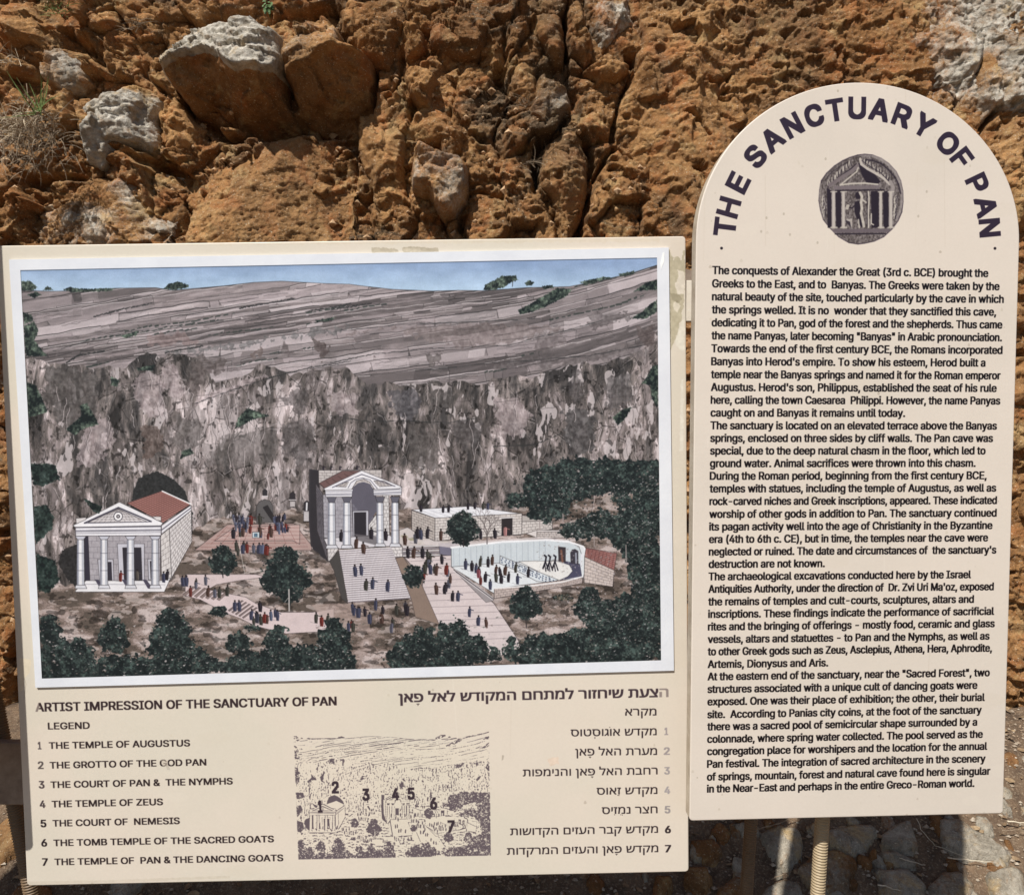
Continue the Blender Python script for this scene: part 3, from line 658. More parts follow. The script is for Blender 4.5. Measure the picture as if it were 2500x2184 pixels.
    wall_of(ZE, [(420, 350), (640, 350), (640, 760), (440, 780)], (112, 110, 124), 10, 4, seed=23, ink=(74, 72, 86))
    pol(ZE, [(432, 320), (450, 270), (490, 240), (540, 232), (600, 250), (640, 300), (680, 400), (680, 500), (590, 640), (420, 420)], (92, 90, 104), 0)
    wall_of(ZE, [(730, 350), (790, 350), (800, 760), (735, 760)], (208, 206, 208), 11, 2, seed=24); wall_of(ZE, [(590, 650), (665, 545), (680, 760), (590, 760)], (206, 204, 206), 5, 2, seed=25)
    pol(ZE, [(432, 512), (590, 508), (590, 755), (440, 770)], (182, 182, 194)); pol(ZE, [(448, 528), (565, 526), (568, 755), (452, 765)], (44, 42, 50))
    pol(ZE, [(150, 790), (200, 780), (800, 750), (920, 855), (200, 895)], (206, 204, 212)); pol(ZE, [(450, 740), (700, 770), (660, 850), (500, 810)], (96, 92, 98), 0, .8)
    wall_of(ZE, [(185, 885), (300, 880), (215, 1010), (190, 1005)], (212, 208, 210), 3, 3, seed=26); wall_of(ZE, [(810, 870), (928, 865), (930, 965), (850, 970)], (212, 208, 210), 3, 3, seed=27)
    for a, b in ((185, 258), (335, 408), (668, 735), (815, 885)):
        column(ZE, a + 4, b, 430, 850 if a < 500 else 835, 48, 58, True)
    pol(ZE, [(158, 305), (435, 295), (425, 372), (165, 375)], (226, 226, 234)); pol(ZE, [(635, 300), (918, 275), (915, 355), (640, 360)], (226, 226, 234))
    for y in (322, 345, 358): pc.line(ZE([(160, y), (428, y - 5)]), 1.3, (90, 90, 108)); pc.line(ZE([(636, y - 8), (916, y - 24)]), 1.3, (90, 90, 108))
    pol(ZE, [(145, 292), (520, 112), (918, 272), (890, 292), (650, 300), (600, 225), (540, 195), (470, 215), (420, 300), (158, 308)], (224, 224, 232))
    wall_of(ZE, [(262, 270), (330, 232), (400, 225), (370, 275)], (196, 190, 190), 3, 3, seed=28); wall_of(ZE, [(640, 215), (740, 215), (830, 262), (690, 272)], (196, 190, 190), 3, 4, seed=29)
    pc.line(ZE([(230, 280), (520, 150), (850, 268)]), 2, (84, 84, 102)); pc.line(ZE([(375, 280), (400, 230), (450, 190), (530, 172), (610, 195), (660, 250), (690, 280)]), 4, (232, 232, 238)); pc.line(ZE([(385, 285), (412, 235), (460, 200), (530, 184), (605, 205), (650, 260), (675, 290)]), 1.4, (84, 84, 102))
    pc.line(ZE([(428, 330), (445, 275), (490, 240), (540, 230), (600, 250), (635, 310)]), 2, (84, 84, 102))
    # the great stairs
    pol(ZE, [(205, 1010), (300, 900), (390, 1430), (330, 1380), (250, 1100)], (70, 68, 68), .8)
    st = lambda v: ((300 + 95 * v, 900 + 520 * v), (815 + 215 * v, 872 + 505 * v))
    for i in range(24):
        v0, vm, v1 = i / 24, (i + .5) / 24, (i + 1) / 24; A, B = st(v0); C_, D = st(vm); E_, F_ = st(v1)
        pol(ZE, [A, B, D, C_], (224, 220, 226), 0); pol(ZE, [C_, D, F_, E_], (150, 142, 150), 0); pc.line(ZE([E_, F_]), .9, (80, 74, 84))
    pol(ZE, [(860, 980), (935, 965), (990, 1050), (1130, 1260), (1300, 1640), (1060, 1560), (1020, 1390)], (134, 116, 106), .8)
    # rock wall figures on the roof, railings
    pc.line(ZD([(490, 220), (430, 420), (425, 640), (470, 870), (600, 850), (900, 750)]), 1.2, (214, 210, 206), .8)
buildings()

def person(fz, x, y, h, col=(52, 48, 60), sh=True, R=random.Random(9)):
    h = h * .88; col = tuple(int(v * .74) for v in col); P = fz([(x, y), (x, y - h)]); X_, Y_ = P[0]; Hh = P[0][1] - P[1][1]; w_ = Hh * .17 * R.uniform(.85, 1.15); ln = R.uniform(-.06, .06) * Hh
    if sh: pc.poly([(X_ - w_ * .2, Y_), (X_ + w_ * .5, Y_ + 1), (X_ - Hh * .42, Y_ - Hh * .10), (X_ - Hh * .55, Y_ - Hh * .16)], (44, 40, 48), .85)
    c2 = tuple(min(255, int(v * 1.55 + 18)) for v in col)
    pc.poly([(X_ - w_ * .75, Y_ - Hh * .04), (X_ + w_ * .7, Y_), (X_ + w_ * .95, Y_ - Hh * .45), (X_ + w_ * .85 + ln, Y_ - Hh * .76), (X_ + ln, Y_ - Hh * .86), (X_ - w_ * .9 + ln, Y_ - Hh * .74), (X_ - w_, Y_ - Hh * .4)], col)
    pc.line([(X_ + w_ * .3 + ln, Y_ - Hh * .74), (X_ + w_ * .45, Y_ - Hh * .12)], 1.6, c2, .8)
    if R.random() < .5: pc.line([(X_ + w_ * .6 + ln, Y_ - Hh * .7), (X_ + w_ * 2.1 + ln, Y_ - Hh * .62)], 1.8, col)
    pc.poly([(X_ + ln + Hh * .085 * math.cos(a), Y_ - Hh * .915 + Hh * .085 * math.sin(a)) for a in np.arange(0, 6.28, .8)], (38, 32, 34))
def crowd():
    R2 = random.Random(77); mix_ = ((66, 70, 96), (66, 66, 62), (84, 62, 56), (44, 40, 50), (96, 98, 116), (112, 50, 46))
    for fz, x0, x1, y0, y1, n_, h in ((ZD, 540, 760, 1190, 1290, 6, 95), (ZD, 20, 330, 960, 1080, 5, 95), (ZE, 420, 980, 1440, 1680, 9, 118), (ZE, 1140, 1400, 1000, 1180, 6, 115), (ZF, 180, 460, 780, 1000, 6, 84), (ZF, 420, 760, 800, 950, 8, 80), (ZD, 380, 660, 690, 740, 5, 90), (ZD, 380, 820, 530, 610, 6, 84)):
        for _ in range(n_): person(fz, R2.uniform(x0, x1), R2.uniform(y0, y1), h * R2.uniform(.85, 1.1), R2.choice(mix_))
    RED, BLU, GRN, BRN, DRK = (120, 46, 42), (66, 70, 96), (66, 66, 62), (84, 62, 56), (44, 40, 50)
    for x, y, c in ((1105, 1315, RED), (1295, 1300, (96, 90, 86)), (1585, 1325, BLU), (1620, 1300, DRK), (1800, 1370, BLU), (1838, 1370, (90, 94, 116))): person(ZC, x, y, 145, c)
    for x, y, c in ((180, 1060, BRN), (272, 1070, GRN), (333, 1055, GRN), (395, 1175, BLU), (432, 1175, BLU), (525, 1245, BLU), (573, 1270, (60, 64, 80)), (597, 1180, DRK), (630, 1270, RED), (683, 1250, (88, 98, 126)), (735, 1250, BLU),
                    (1040, 1270, GRN), (1085, 1295, RED), (1130, 1280, GRN), (1378, 1225, BLU), (1298, 1340, BLU), (1335, 1340, GRN), (10, 975, BLU),
                    (380, 600, DRK), (455, 585, BRN), (590, 580, BRN), (680, 590, BRN), (520, 490, RED), (590, 490, GRN), (455, 720, BLU), (490, 715, RED), (580, 720, BLU), (608, 722, (96, 108, 140)), (640, 730, RED), (405, 700, GRN)): person(ZD, x, y, 105, c)
    R = random.Random(21)
    for i in range(26): person(ZD, R.uniform(380, 500), R.uniform(450, 550), R.uniform(58, 78), R.choice((BLU, (96, 104, 130), DRK, (110, 112, 130))), False)
    for i in range(20): person(ZD, R.uniform(700, 810), R.uniform(450, 580), R.uniform(58, 78), R.choice((BLU, (96, 104, 130), DRK, RED)), False)
    pol(ZD, [(530, 545), (585, 545), (585, 590), (530, 590)], (190, 206, 216)); pol(ZD, [(545, 558), (568, 558), (568, 580), (545, 580)], (80, 120, 150))
    for x, y, c in ((320, 820, DRK), (470, 890, BRN), (545, 940, BRN), (620, 795, DRK), (765, 810, DRK), (955, 855, BRN), (1060, 840, (96, 96, 110)), (1080, 790, DRK), (1115, 800, BLU), (1175, 790, DRK), (1310, 810, BRN),
                    (985, 985, DRK), (1040, 985, BRN), (1130, 985, DRK), (465, 1165, BLU), (525, 1155, BLU), (570, 1305, GRN), (635, 1290, BLU), (785, 1315, BLU), (668, 1500, BLU), (495, 1575, BLU), (610, 1635, BLU), (730, 1635, BRN), (875, 1550, GRN), (978, 1555, DRK), (825, 1725, (96, 96, 116)),
                    (1155, 1140, GRN), (1210, 1145, BLU), (1265, 1155, BRN), (1365, 1150, RED), (1270, 1345, BRN), (1350, 1340, DRK)): person(ZE, x, y, 140, c)
    for x, y in ((140, 108), (215, 108), (305, 108), (475, 103)): person(ZE, x, y + 6, 60, DRK, False)
    for x, y, c in ((160, 388, DRK), (322, 395, DRK), (362, 392, DRK), (505, 372, DRK), (555, 368, DRK), (615, 372, GRN), (650, 372, BLU), (600, 590, DRK), (705, 585, DRK), (780, 565, (196, 140, 140)), (395, 1045, DRK), (435, 1045, BLU), (520, 1160, BLU), (585, 1225, BLU), (645, 1240, BRN),
                    (490, 810, BLU), (537, 825, DRK), (597, 790, GRN), (655, 795, DRK), (685, 780, BRN), (587, 875, (150, 80, 92)), (635, 905, DRK), (672, 960, BLU), (715, 905, GRN), (780, 855, BRN), (805, 905, DRK), (872, 920, BLU), (950, 870, DRK), (857, 835, GRN)): person(ZF, x, y, 92 if y > 400 else 70, c)
crowd()

def trees():
    def tree(fz, pts, seed, amp=13, f=.085, base=GREEN, hi=GHI):
        pc.blob(fz(pts), leafy(base, hi, seed), amp, f, seed); r = random.Random(seed + len(pts)); P = np.array(fz(pts)); c = P.mean(0); ex = np.abs(P - c).max(0) * .95
        for _ in range(int(min(220, 20 + ex[0] * ex[1] / 14))):
            a, q_ = r.uniform(0, 6.283), r.random() ** .45; x, y = c[0] + ex[0] * q_ * math.cos(a), c[1] + ex[1] * q_ * math.sin(a); s_ = r.uniform(1.2, 3.6)
            up_ = (math.sin(a) < -.1) or q_ < .5; col = r.choice(((26, 34, 36), (40, 52, 50), (30, 42, 42))) if not up_ else r.choice(((50, 64, 61), (68, 84, 79), (38, 50, 49), (26, 34, 37), (88, 100, 96), (28, 36, 40)))
            pc.poly([(x + s_ * r.uniform(.5, 1.2) * math.cos(b), y + s_ * r.uniform(.4, .9) * math.sin(b)) for b in np.arange(0, 6.28, 1.05)], col, .85)
        for _ in range(int(min(60, 6 + ex[0] * ex[1] / 90))):      # ground showing between the leaves, twigs
            a, q_ = r.uniform(0, 6.283), r.uniform(.45, 1.02); x, y = c[0] + ex[0] * q_ * math.cos(a), c[1] + ex[1] * q_ * math.sin(a); s_ = r.uniform(1.0, 3.4)
            pc.poly([(x + s_ * r.uniform(.5, 1.4) * math.cos(b), y + s_ * r.uniform(.3, .8) * math.sin(b)) for b in np.arange(0, 6.28, 1.25)], r.choice(((150, 138, 136), (118, 106, 102), (186, 176, 176), (96, 92, 90))), .8)
        for _ in range(int(ex[0] / 5)):
            a = r.uniform(0, 6.283); x, y = c[0] + ex[0] * .85 * math.cos(a), c[1] + ex[1] * .85 * math.sin(a); pc.line([(x, y), (x + r.uniform(-5, 5), y + r.uniform(-5, 5))], 1.1, (150, 140, 136), .6)
    E = lambda cx, cy, rx, ry, n=11: [(cx + rx * (1 + .12 * math.sin(3 * a)) * math.cos(a), cy + ry * math.sin(a)) for a in np.linspace(0, 6.28, n, endpoint=False)]
    # left edge
    pc.blob(ZC([(100, 0), (380, 20), (420, 180), (250, 250), (120, 230)]), leafy((36, 50, 48), GHI, 3), 7, .16)
    pc.blob(ZC([(130, 480), (280, 460), (360, 600), (330, 740), (200, 860), (160, 900)]), leafy((36, 50, 48), GHI, 4), 7, .16)
    pc.blob(ZC([(170, 1000), (380, 1080), (420, 1300), (300, 1440), (190, 1400)]), leafy((34, 50, 48), GHI, 5), 7, .16)
    pc.blob(ZC([(680, 380), (760, 420), (900, 480), (860, 560), (800, 540)]), leafy((36, 46, 44), GHI, 5), 3, .2)
    # mid trees
    tree(ZD, E(295, 765, 105, 125), 11); pc.line(ZD([(295, 860), (298, 905)]), 2.4, (40, 36, 40))
    tree(ZD, [(780, 640), (880, 690), (900, 800), (990, 880), (1010, 950), (940, 1010), (900, 1080), (830, 1120), (740, 1060), (640, 1000), (590, 930), (640, 860), (640, 790), (700, 740), (700, 680)], 12)
    pc.line(ZD([(822, 1000), (825, 1170)]), 3.4, (178, 172, 172)); pc.line(ZD([(822, 1060), (790, 1100)]), 1.6, (150, 146, 146))
    tree(ZE, E(1035, 1155, 105, 120), 13)
    tree(ZF, E(462, 505, 118, 128), 14); pc.line(ZF([(470, 600), (472, 640)]), 3, (44, 40, 44))
    # bare tree
    R = random.Random(8)
    def br(x, y, a, L, w_):
        if L < 9: return
        x2, y2 = x + L * math.sin(a), y - L * math.cos(a); pc.line(ZF([(x, y), (x2, y2)]), w_, (92, 84, 86), .9)
        for s in (-1, 1): br(x2, y2, a + s * R.uniform(.25, .6), L * R.uniform(.62, .8), w_ * .72)
    br(645, 620, 0, 80, 3); br(645, 560, -.5, 50, 1.8); br(645, 560, .5, 55, 1.8)
    tree(ZF, E(860, 300, 90, 60), 15); tree(ZF, E(930, 1060, 118, 125), 16); pc.line(ZF([(935, 1170), (938, 1235)]), 2.6, (60, 54, 56))
    tree(ZD, E(265, 1180, 65, 40), 17); tree(ZD, E(525, 1300, 60, 28), 18); tree(ZF, E(1210, 1015, 70, 26), 19, base=(70, 66, 58), hi=(110, 104, 92))
    # forest on the right
    tree(ZF, [(900, 180), (960, 80), (1100, 60), (1200, 0), (1500, 0), (1900, 0), (1905, 330), (1800, 330), (1760, 180), (1640, 260), (1520, 200), (1420, 260), (1260, 320), (1230, 420), (1160, 440), (1080, 460), (960, 440), (930, 300)], 21, 20, .06)
    for e in ((1400, 500, 180, 90), (1660, 520, 130, 150), (1250, 170, 290, 130), (1600, 130, 300, 140), (1820, 330, 150, 170), (1500, 480, 120, 100), (1250, 520, 70, 70), (1780, 640, 150, 150), (1850, 950, 130, 260), (1700, 1200, 260, 200), (1480, 1150, 150, 130), (1850, 480, 80, 120), (1820, 800, 130, 190), (1400, 1080, 110, 130), (1640, 300, 90, 60), (1560, 1240, 170, 110), (1800, 1200, 150, 200), (1830, 1000, 110, 90)): tree(ZF, E(*e), 22 + int(e[0]) % 9, 24, .05)
    for x, y, h in ((1030, 450, 70), (1430, 560, 80), (1665, 630, 130), (1200, 400, 60)): pc.line(ZF([(x, y), (x + 3, y + h)]), 2.4, (150, 140, 140))
    for i in range(900):
        x, y = R.uniform(1000, 1900), R.uniform(120, 1440); p = ZF([(x, y)])[0]
        pc.poly([(p[0], p[1]), (p[0] + R.uniform(2, 7), p[1] - R.uniform(0, 3)), (p[0] + R.uniform(1, 6), p[1] + R.uniform(1, 4))], R.choice(((150, 142, 144), (126, 118, 116), (190, 184, 190))), .6)
    # foreground band along the bottom
    for fz, e in ((ZG, (240, 430, 230, 130)), (ZG, (640, 460, 240, 90)), (ZG, (1000, 430, 230, 110)), (ZG, (1500, 440, 260, 90)), (ZG, (1850, 430, 260, 110)), (ZF, (160, 1440, 260, 110)), (ZF, (420, 1430, 220, 120)), (ZF, (1150, 1440, 300, 120)), (ZF, (1450, 1400, 300, 150)), (ZG, (580, 250, 90, 120)), (ZG, (940, 290, 140, 210)), (ZG, (300, 400, 190, 120)), (ZG, (180, 230, 80, 110)), (ZG, (1360, 300, 80, 60)), (ZG, (1600, 330, 90, 130)), (ZG, (1960, 320, 120, 160)), (ZG, (1740, 400, 220, 80)), (ZG, (1500, 410, 200, 60)), (ZG, (1140, 440, 150, 50)),
                  (ZF, (140, 1380, 170, 110)), (ZF, (440, 1300, 100, 130)), (ZF, (560, 1400, 120, 100)), (ZF, (330, 1290, 45, 90)), (ZF, (150, 1280, 40, 60)), (ZF, (240, 1290, 35, 60)), (ZF, (820, 1400, 60, 80)), (ZF, (1080, 1380, 220, 110)), (ZF, (1300, 1370, 180, 130)), (ZF, (1650, 1400, 300, 110)), (ZF, (700, 1440, 60, 60))):
        tree(fz, E(*e), int(e[0]) % 17 + 30, 24, .05)
    for i in range(420):
        x, y = R.uniform(90, 1590), R.uniform(1500, 1655)
        pc.poly([(x, y), (x + R.uniform(3, 10), y - R.uniform(-1, 3)), (x + R.uniform(1, 6), y + R.uniform(1, 4))], R.choice(((176, 166, 168), (120, 108, 102), (84, 92, 84), (206, 198, 200))), .7)
trees()
def finish_pic():
    a = pc.a; n = fbm(GX * .9, GY * .9, 2, 201)[..., None]
    g = a.mean(2, keepdims=True); a = g + (a - g) * .92
    a = a * (.94 + .12 * n) * (.96 + .08 * fbm(GX * .05, GY * .05, 3, 209)[..., None])
    for _ in range(1): a[1:-1, 1:-1] = (a[1:-1, 1:-1] * 4 + a[:-2, 1:-1] + a[2:, 1:-1] + a[1:-1, :-2] + a[1:-1, 2:]) / 8
    a[:3] *= .6; a[:, :2] *= .7
    return np.clip(a, 0, 1)
pc.a = finish_pic()
# ------------------------------------------------------------------ lettering and print of the two boards
INK = (38, 30, 34)
BOARDW = 1860
bc = Canvas(BOARDW, int(BOARDW * PL.h / PL.w), None, (219, 207, 189)); bc.unit = BOARDW / 1677
bc.map = lambda p: apply_h(PL.Hi, p) * np.array([bc.w, bc.h])
def worn_base(cv, cols, seed):
    yy, xx = np.mgrid[0:cv.h, 0:cv.w].astype(np.float32); u = cv.unit
    n = fbm(xx * .004 / u, yy * .004 / u, 4, seed)[..., None]; f = fbm(xx * .25, yy * .25, 2, seed + 2)[..., None]
    cv.a[:] = c255(cols[0]) + (c255(cols[1]) - c255(cols[0])) * sstep(.3, .7, n) + (f - .5) * .016
    R = random.Random(seed)
    for _ in range(26):       # long faint runs and scratches
        x, y = R.uniform(0, cv.w), R.uniform(0, cv.h * .8); L = R.uniform(20, 260) * u; dx = R.uniform(-.06, .06) * L
        cv.line_px([(x, y), (x + dx * .5, y + L * .5), (x + dx, y + L)], R.uniform(.5, 3.2) * u, R.choice(((200, 188, 168), (232, 226, 214), (188, 174, 154))), R.uniform(.06, .22))
    for _ in range(40):  # broad faint blotches: dust and a hint of painted glare
        x, y = R.uniform(0, cv.w), R.uniform(0, cv.h); r = R.uniform(10, 60) * u; a = np.arange(0, 6.28, .6); P = np.c_[x + r * np.cos(a), y + r * R.uniform(.3, .8) * np.sin(a)]
        cv.fill_px([P], R.choice(((206, 194, 174), (228, 220, 206))), R.uniform(.04, .14), 2)
    for _ in range(150):       # specks, rubbed spots, dried drops
        x, y = R.uniform(0, cv.w), R.uniform(0, cv.h); r = R.uniform(.8, 4.5) * u
        a = np.arange(0, 6.28, .7); P = np.c_[x + r * R.uniform(.5, 1.1) * np.cos(a) * (1 + .3 * np.sin(3 * a)), y + r * np.sin(a)]
        cv.fill_px([P], R.choice(((188, 178, 160), (196, 186, 170), (204, 194, 176), (170, 158, 142))), R.uniform(.15, .6), 2)
worn_base(bc, ((219, 209, 195), (214, 207, 192)), 31)
def scab(cv, pts, col, amp, seed, a=1): cv.blob(pts, dk(col, 9, .12), amp, .12, seed, a)
r6 = lambda pts: [(1580 + x / 3.2, 540 + y / 3.2) for x, y in pts]
zb = ZB
# old glue and flaked paint beside and above the poster
scab(bc, zb([(235, 12), (300, 10), (390, 20), (395, 36), (240, 40)]), (186, 176, 156), 3, 1)
scab(bc, zb([(412, 10), (470, 6), (625, 12), (630, 36), (560, 38), (420, 38)]), (180, 170, 150), 3, 2)
scab(bc, zb([(415, 14), (520, 12), (530, 30), (420, 34)]), (200, 190, 170), 3, 5, .8)
scab(bc, r6([(140, 215), (175, 300), (200, 270), (235, 300), (258, 230), (268, 330), (262, 600), (240, 760), (200, 900), (158, 1000), (145, 600)]), (186, 178, 154), 5, 3)
scab(bc, r6([(185, 500), (215, 420), (205, 380), (262, 395), (266, 560), (210, 575)]), (219, 211, 196), 4, 4)
scab(bc, r6([(176, 640), (190, 625), (232, 660), (210, 710), (180, 690)]), (216, 208, 190), 3, 5)
scab(bc, r6([(150, 560), (215, 575), (256, 605), (215, 640), (170, 610)]), (150, 142, 120), 4, 6, .7)
scab(bc, r6([(240, 780), (262, 760), (266, 1000), (245, 1020), (185, 955)]), (226, 222, 208), 4, 7, .8)
scab(bc, r6([(240, 1240), (258, 1230), (262, 1792), (232, 1792)]), (228, 224, 212), 3, 8, .7)
scab(bc, [(44, 1605), (72, 1610), (68, 1640), (56, 1655), (54, 1680), (46, 1690)], (224, 212, 188), 3, 9, .9)
bc.line([(56, 1655), (60, 1668), (56, 1700)], .9, (150, 136, 116), .8)
scab(bc, [(66, 2150), (300, 2146), (560, 2136), (560, 2142), (300, 2152), (66, 2158)], (196, 186, 168), 2, 10, .4)
scab(bc, [(20, 560), (1600, 560), (1600, 590), (20, 600)], (214, 200, 176), 6, 11, .35)
scab(bc, [(1335, 1850), (1360, 1846), (1362, 1862), (1340, 1868)], (222, 200, 180), 4, 12, .7)
bc.poly([(1224, 1842), (1229, 1843), (1227, 1853), (1223, 1856)], (176, 166, 152), .9)
bc.line([(1672, 620), (1677, 1200), (1688, 2120)], 2.2, (196, 184, 164), .6)
L1 = lambda x, y: (50 + x / 2.93, 1640 + y / 2.93)
RE = lambda x, y: (1200 + x / 3.658, 1640 + y / 3.658)
put_text(bc, 'ARTIST IMPRESSION OF THE SANCTUARY OF PAN', L1(100, 283), (819.5, 1721), 22.5, 2.5, (52, 40, 43))
put_text(bc, 'LEGEND', L1(190, 410), L1(490, 405), 17.5, 1.7, (48, 38, 40))
LEG = [('THE TEMPLE OF AUGUSTUS', (198, 549), (1208, 530)), ('THE GROTTO OF THE GOD PAN', (205, 690), (1325, 667)), ('THE COURT OF PAN &  THE NYMPHS', (212, 829), (1515, 802)),
       ('THE TEMPLE OF ZEUS', (221, 967), (1017, 950)), ('THE COURT OF  NEMESIS', (228, 1104), (1138, 1085)), ('THE TOMB TEMPLE OF THE SACRED GOATS', (235, 1244), (1812, 1215)),
       ('THE TEMPLE OF  PAN & THE DANCING GOATS', (243, 1380), (1880, 1350))]
for t_, a_, b_ in LEG: put_text(bc, t_, L1(*a_), L1(*b_), 17.2, 1.8, (46, 36, 38))
for i, (x, y, c_) in enumerate(((113, 552, (92, 84, 84)), (120, 692, (90, 82, 80)), (127, 831, (78, 68, 70)), (135, 970, (72, 62, 64)), (142, 1108, INK), (148, 1246, INK), (155, 1383, INK))):
    put_text(bc, str(i + 1), L1(x + (6 if i == 0 else 0), y), L1(x + (32 if i == 0 else 42), y), 19.3, 2.2, c_)
# rubbed-off spots on the worn letters
scab(bc, [L1(998, 625), L1(1045, 630), L1(1050, 668), L1(1010, 672)], (205, 194, 178), 2, 13, .62)
for k in range(3): bc.line([L1(1035 + 6 * k, 660), L1(1045 + 8 * k, 696)], .8, (130, 120, 114), .7)
scab(bc, [L1(98, 230), L1(122, 210), L1(128, 285), L1(98, 286)], (219, 209, 195), 1, 14, .5)
# Hebrew, written in visual order, points drawn by hand
def hebrew(t): return t[::-1]
DK = (46, 36, 40)
def heb(t, l, r, h=17.6, bold=.7, col=DK): put_text(bc, hebrew(t), RE(*l), RE(*r), h, bold, col, 'heb', '\u05dd')
put_text(bc, hebrew('הצעת שיחזור למתחם המקודש לאל פאן'), (970.5, 1714), RE(1572, 222), 22.3, 2.5, (66, 54, 60), 'heb', '\u05dd')
bc.blob([RE(1490, 120), RE(1590, 120), RE(1590, 235), RE(1490, 235)], (219, 209, 195), .5, .1, 4, .5)
heb('מקרא', (1185, 388), (1465, 386))
heb('מקדש אוגוסטוס', (700, 573), (1468, 562)); heb('מערת האל פאן', (742, 745), (1472, 738)); heb('רחבת האל פאן והנימפות', (275, 930), (1478, 912))
heb('מקדש זאוס', (935, 1093), (1478, 1086)); heb('חצר נמזיס', (982, 1266), (1480, 1258)); heb('מקדש קבר העזים הקדושות', (165, 1455), (1485, 1433)); heb('מקדש פאן והעזים המרקדות', (137, 1630), (1488, 1605))
def dot(x, y, r=1.1): p = RE(x, y); bc.poly([(p[0] + r * math.cos(a), p[1] + r * math.sin(a)) for a in np.arange(0, 6.28, .8)], DK)
for x, y in ((1048, 492), (772, 540), (948, 540), (916, 582), (1007, 1062), (1124, 1098), (1134, 1100), (1152, 1272), (1166, 1274), (1096, 1272), (916, 590), (876, 712), (896, 888), (1118, 1585)): dot(x, y)
for x, y in ((872, 755), (892, 932), (1114, 1622)): bc.line([RE(x - 8, y), RE(x + 8, y)], 1.5, DK); bc.line([RE(x, y), RE(x, y + 9)], 1.5, DK)
tx, ty = 940 + 318 / 4.102, 1640 + 316 / 4.102; bc.line([(tx - 3, ty), (tx + 3, ty)], 1.6, DK); bc.line([(tx, ty), (tx, ty + 4)], 1.6, DK)
bc.poly([(tx - .8 + 1.2 * math.cos(a), ty - 15 + 1.2 * math.sin(a)) for a in np.arange(0, 6.28, .8)], DK)
for i, (x0, x1, y, c_) in enumerate(((1537, 1570, 562, (158, 150, 150)), (1532, 1587, 738, (156, 148, 148)), (1537, 1588, 913, (158, 152, 152)), (1540, 1592, 1087, (162, 156, 158)), (1543, 1595, 1260, (150, 144, 144)), (1547, 1600, 1437, DK), (1548, 1603, 1608, DK))):
    put_text(bc, str(i + 1), RE(x0, y), RE(x1, y - 1), 19.3, 2.4, c_)
# small key picture: the same view as a line print
ZM = lambda pts: [(700 + x / 3.944, 1760 + y / 3.944) for x, y in pts]
def keymap():
    q = bc.map(ZM([(56, 108), (1938, 76), (1965, 1290), (112, 1328)]))
    Hm = homog([tuple(p) for p in q], [(0, 0), (PICW, 0), (PICW, PICH), (0, PICH)])
    x0, y0 = int(q[:, 0].min()), int(q[:, 1].min()); x1, y1 = int(q[:, 0].max()) + 1, int(q[:, 1].max()) + 1
    g = pc.a.mean(2); g = g[:PICH // 4 * 4, :PICW // 4 * 4]; gb = g.reshape(PICH // 4, 4, PICW // 4, 4).mean((1, 3)); gb = np.kron(gb, np.ones((4, 4), np.float32))
    k = np.ones((5, 5)); 
    def blur(a, r):
        for ax in (0, 1):
            c = np.cumsum(np.concatenate([a.take([0] * (r + 1), ax), a, a.take([-1] * r, ax)], ax), ax)
            a = (np.take(c, range(2 * r + 1, c.shape[ax]), ax) - np.take(c, range(0, c.shape[ax] - 2 * r - 1), ax)) / (2 * r + 1)
        return a
    fine = blur(g, 2); wide = blur(g, 14)
    ink = np.clip((wide - fine - .055) / .05, 0, 1); ink = np.maximum(ink, np.clip((.27 - fine) / .05, 0, 1))
    sky = (pc.a[:g.shape[0], :g.shape[1], 2] - pc.a[:g.shape[0], :g.shape[1], 0] > .09) & (np.arange(g.shape[0])[:, None] < 110); ink[sky] = 0
    yy, xx = np.mgrid[y0:y1, x0:x1]; acc = 0
    for dx, dy in ((-.25, -.25), (.25, -.25), (-.25, .25), (.25, .25)):
        uv = apply_h(Hm, np.stack([(xx + .5 + dx).ravel(), (yy + .5 + dy).ravel()], 1)); U = uv[:, 0]; V = uv[:, 1]
        ok = (U >= 0) & (V >= 0) & (U < g.shape[1]) & (V < g.shape[0])
        v = np.where(ok, ink[np.clip(V, 0, g.shape[0] - 1).astype(int), np.clip(U, 0, g.shape[1] - 1).astype(int)], 0); acc = acc + v.reshape(xx.shape) / 4
    ok = ok.reshape(xx.shape).astype(np.float32)
    bc._blend(x0, y0, ok * (yy > y0 + 40), (222, 212, 194), .35); bc._blend(x0, y0, acc.astype(np.float32), (74, 64, 74), .84)
keymap()
for d_, x, y in (('1', 318, 820), ('2', 462, 635), ('3', 757, 705), ('4', 1043, 700), ('5', 1193, 695), ('6', 1410, 790), ('7', 1580, 1010)):
    put_glyph(bc, d_, ZM([(x, y)])[0], 0, 32, 12 if d_ == '1' else 18.5, 3.4, (58, 48, 56))

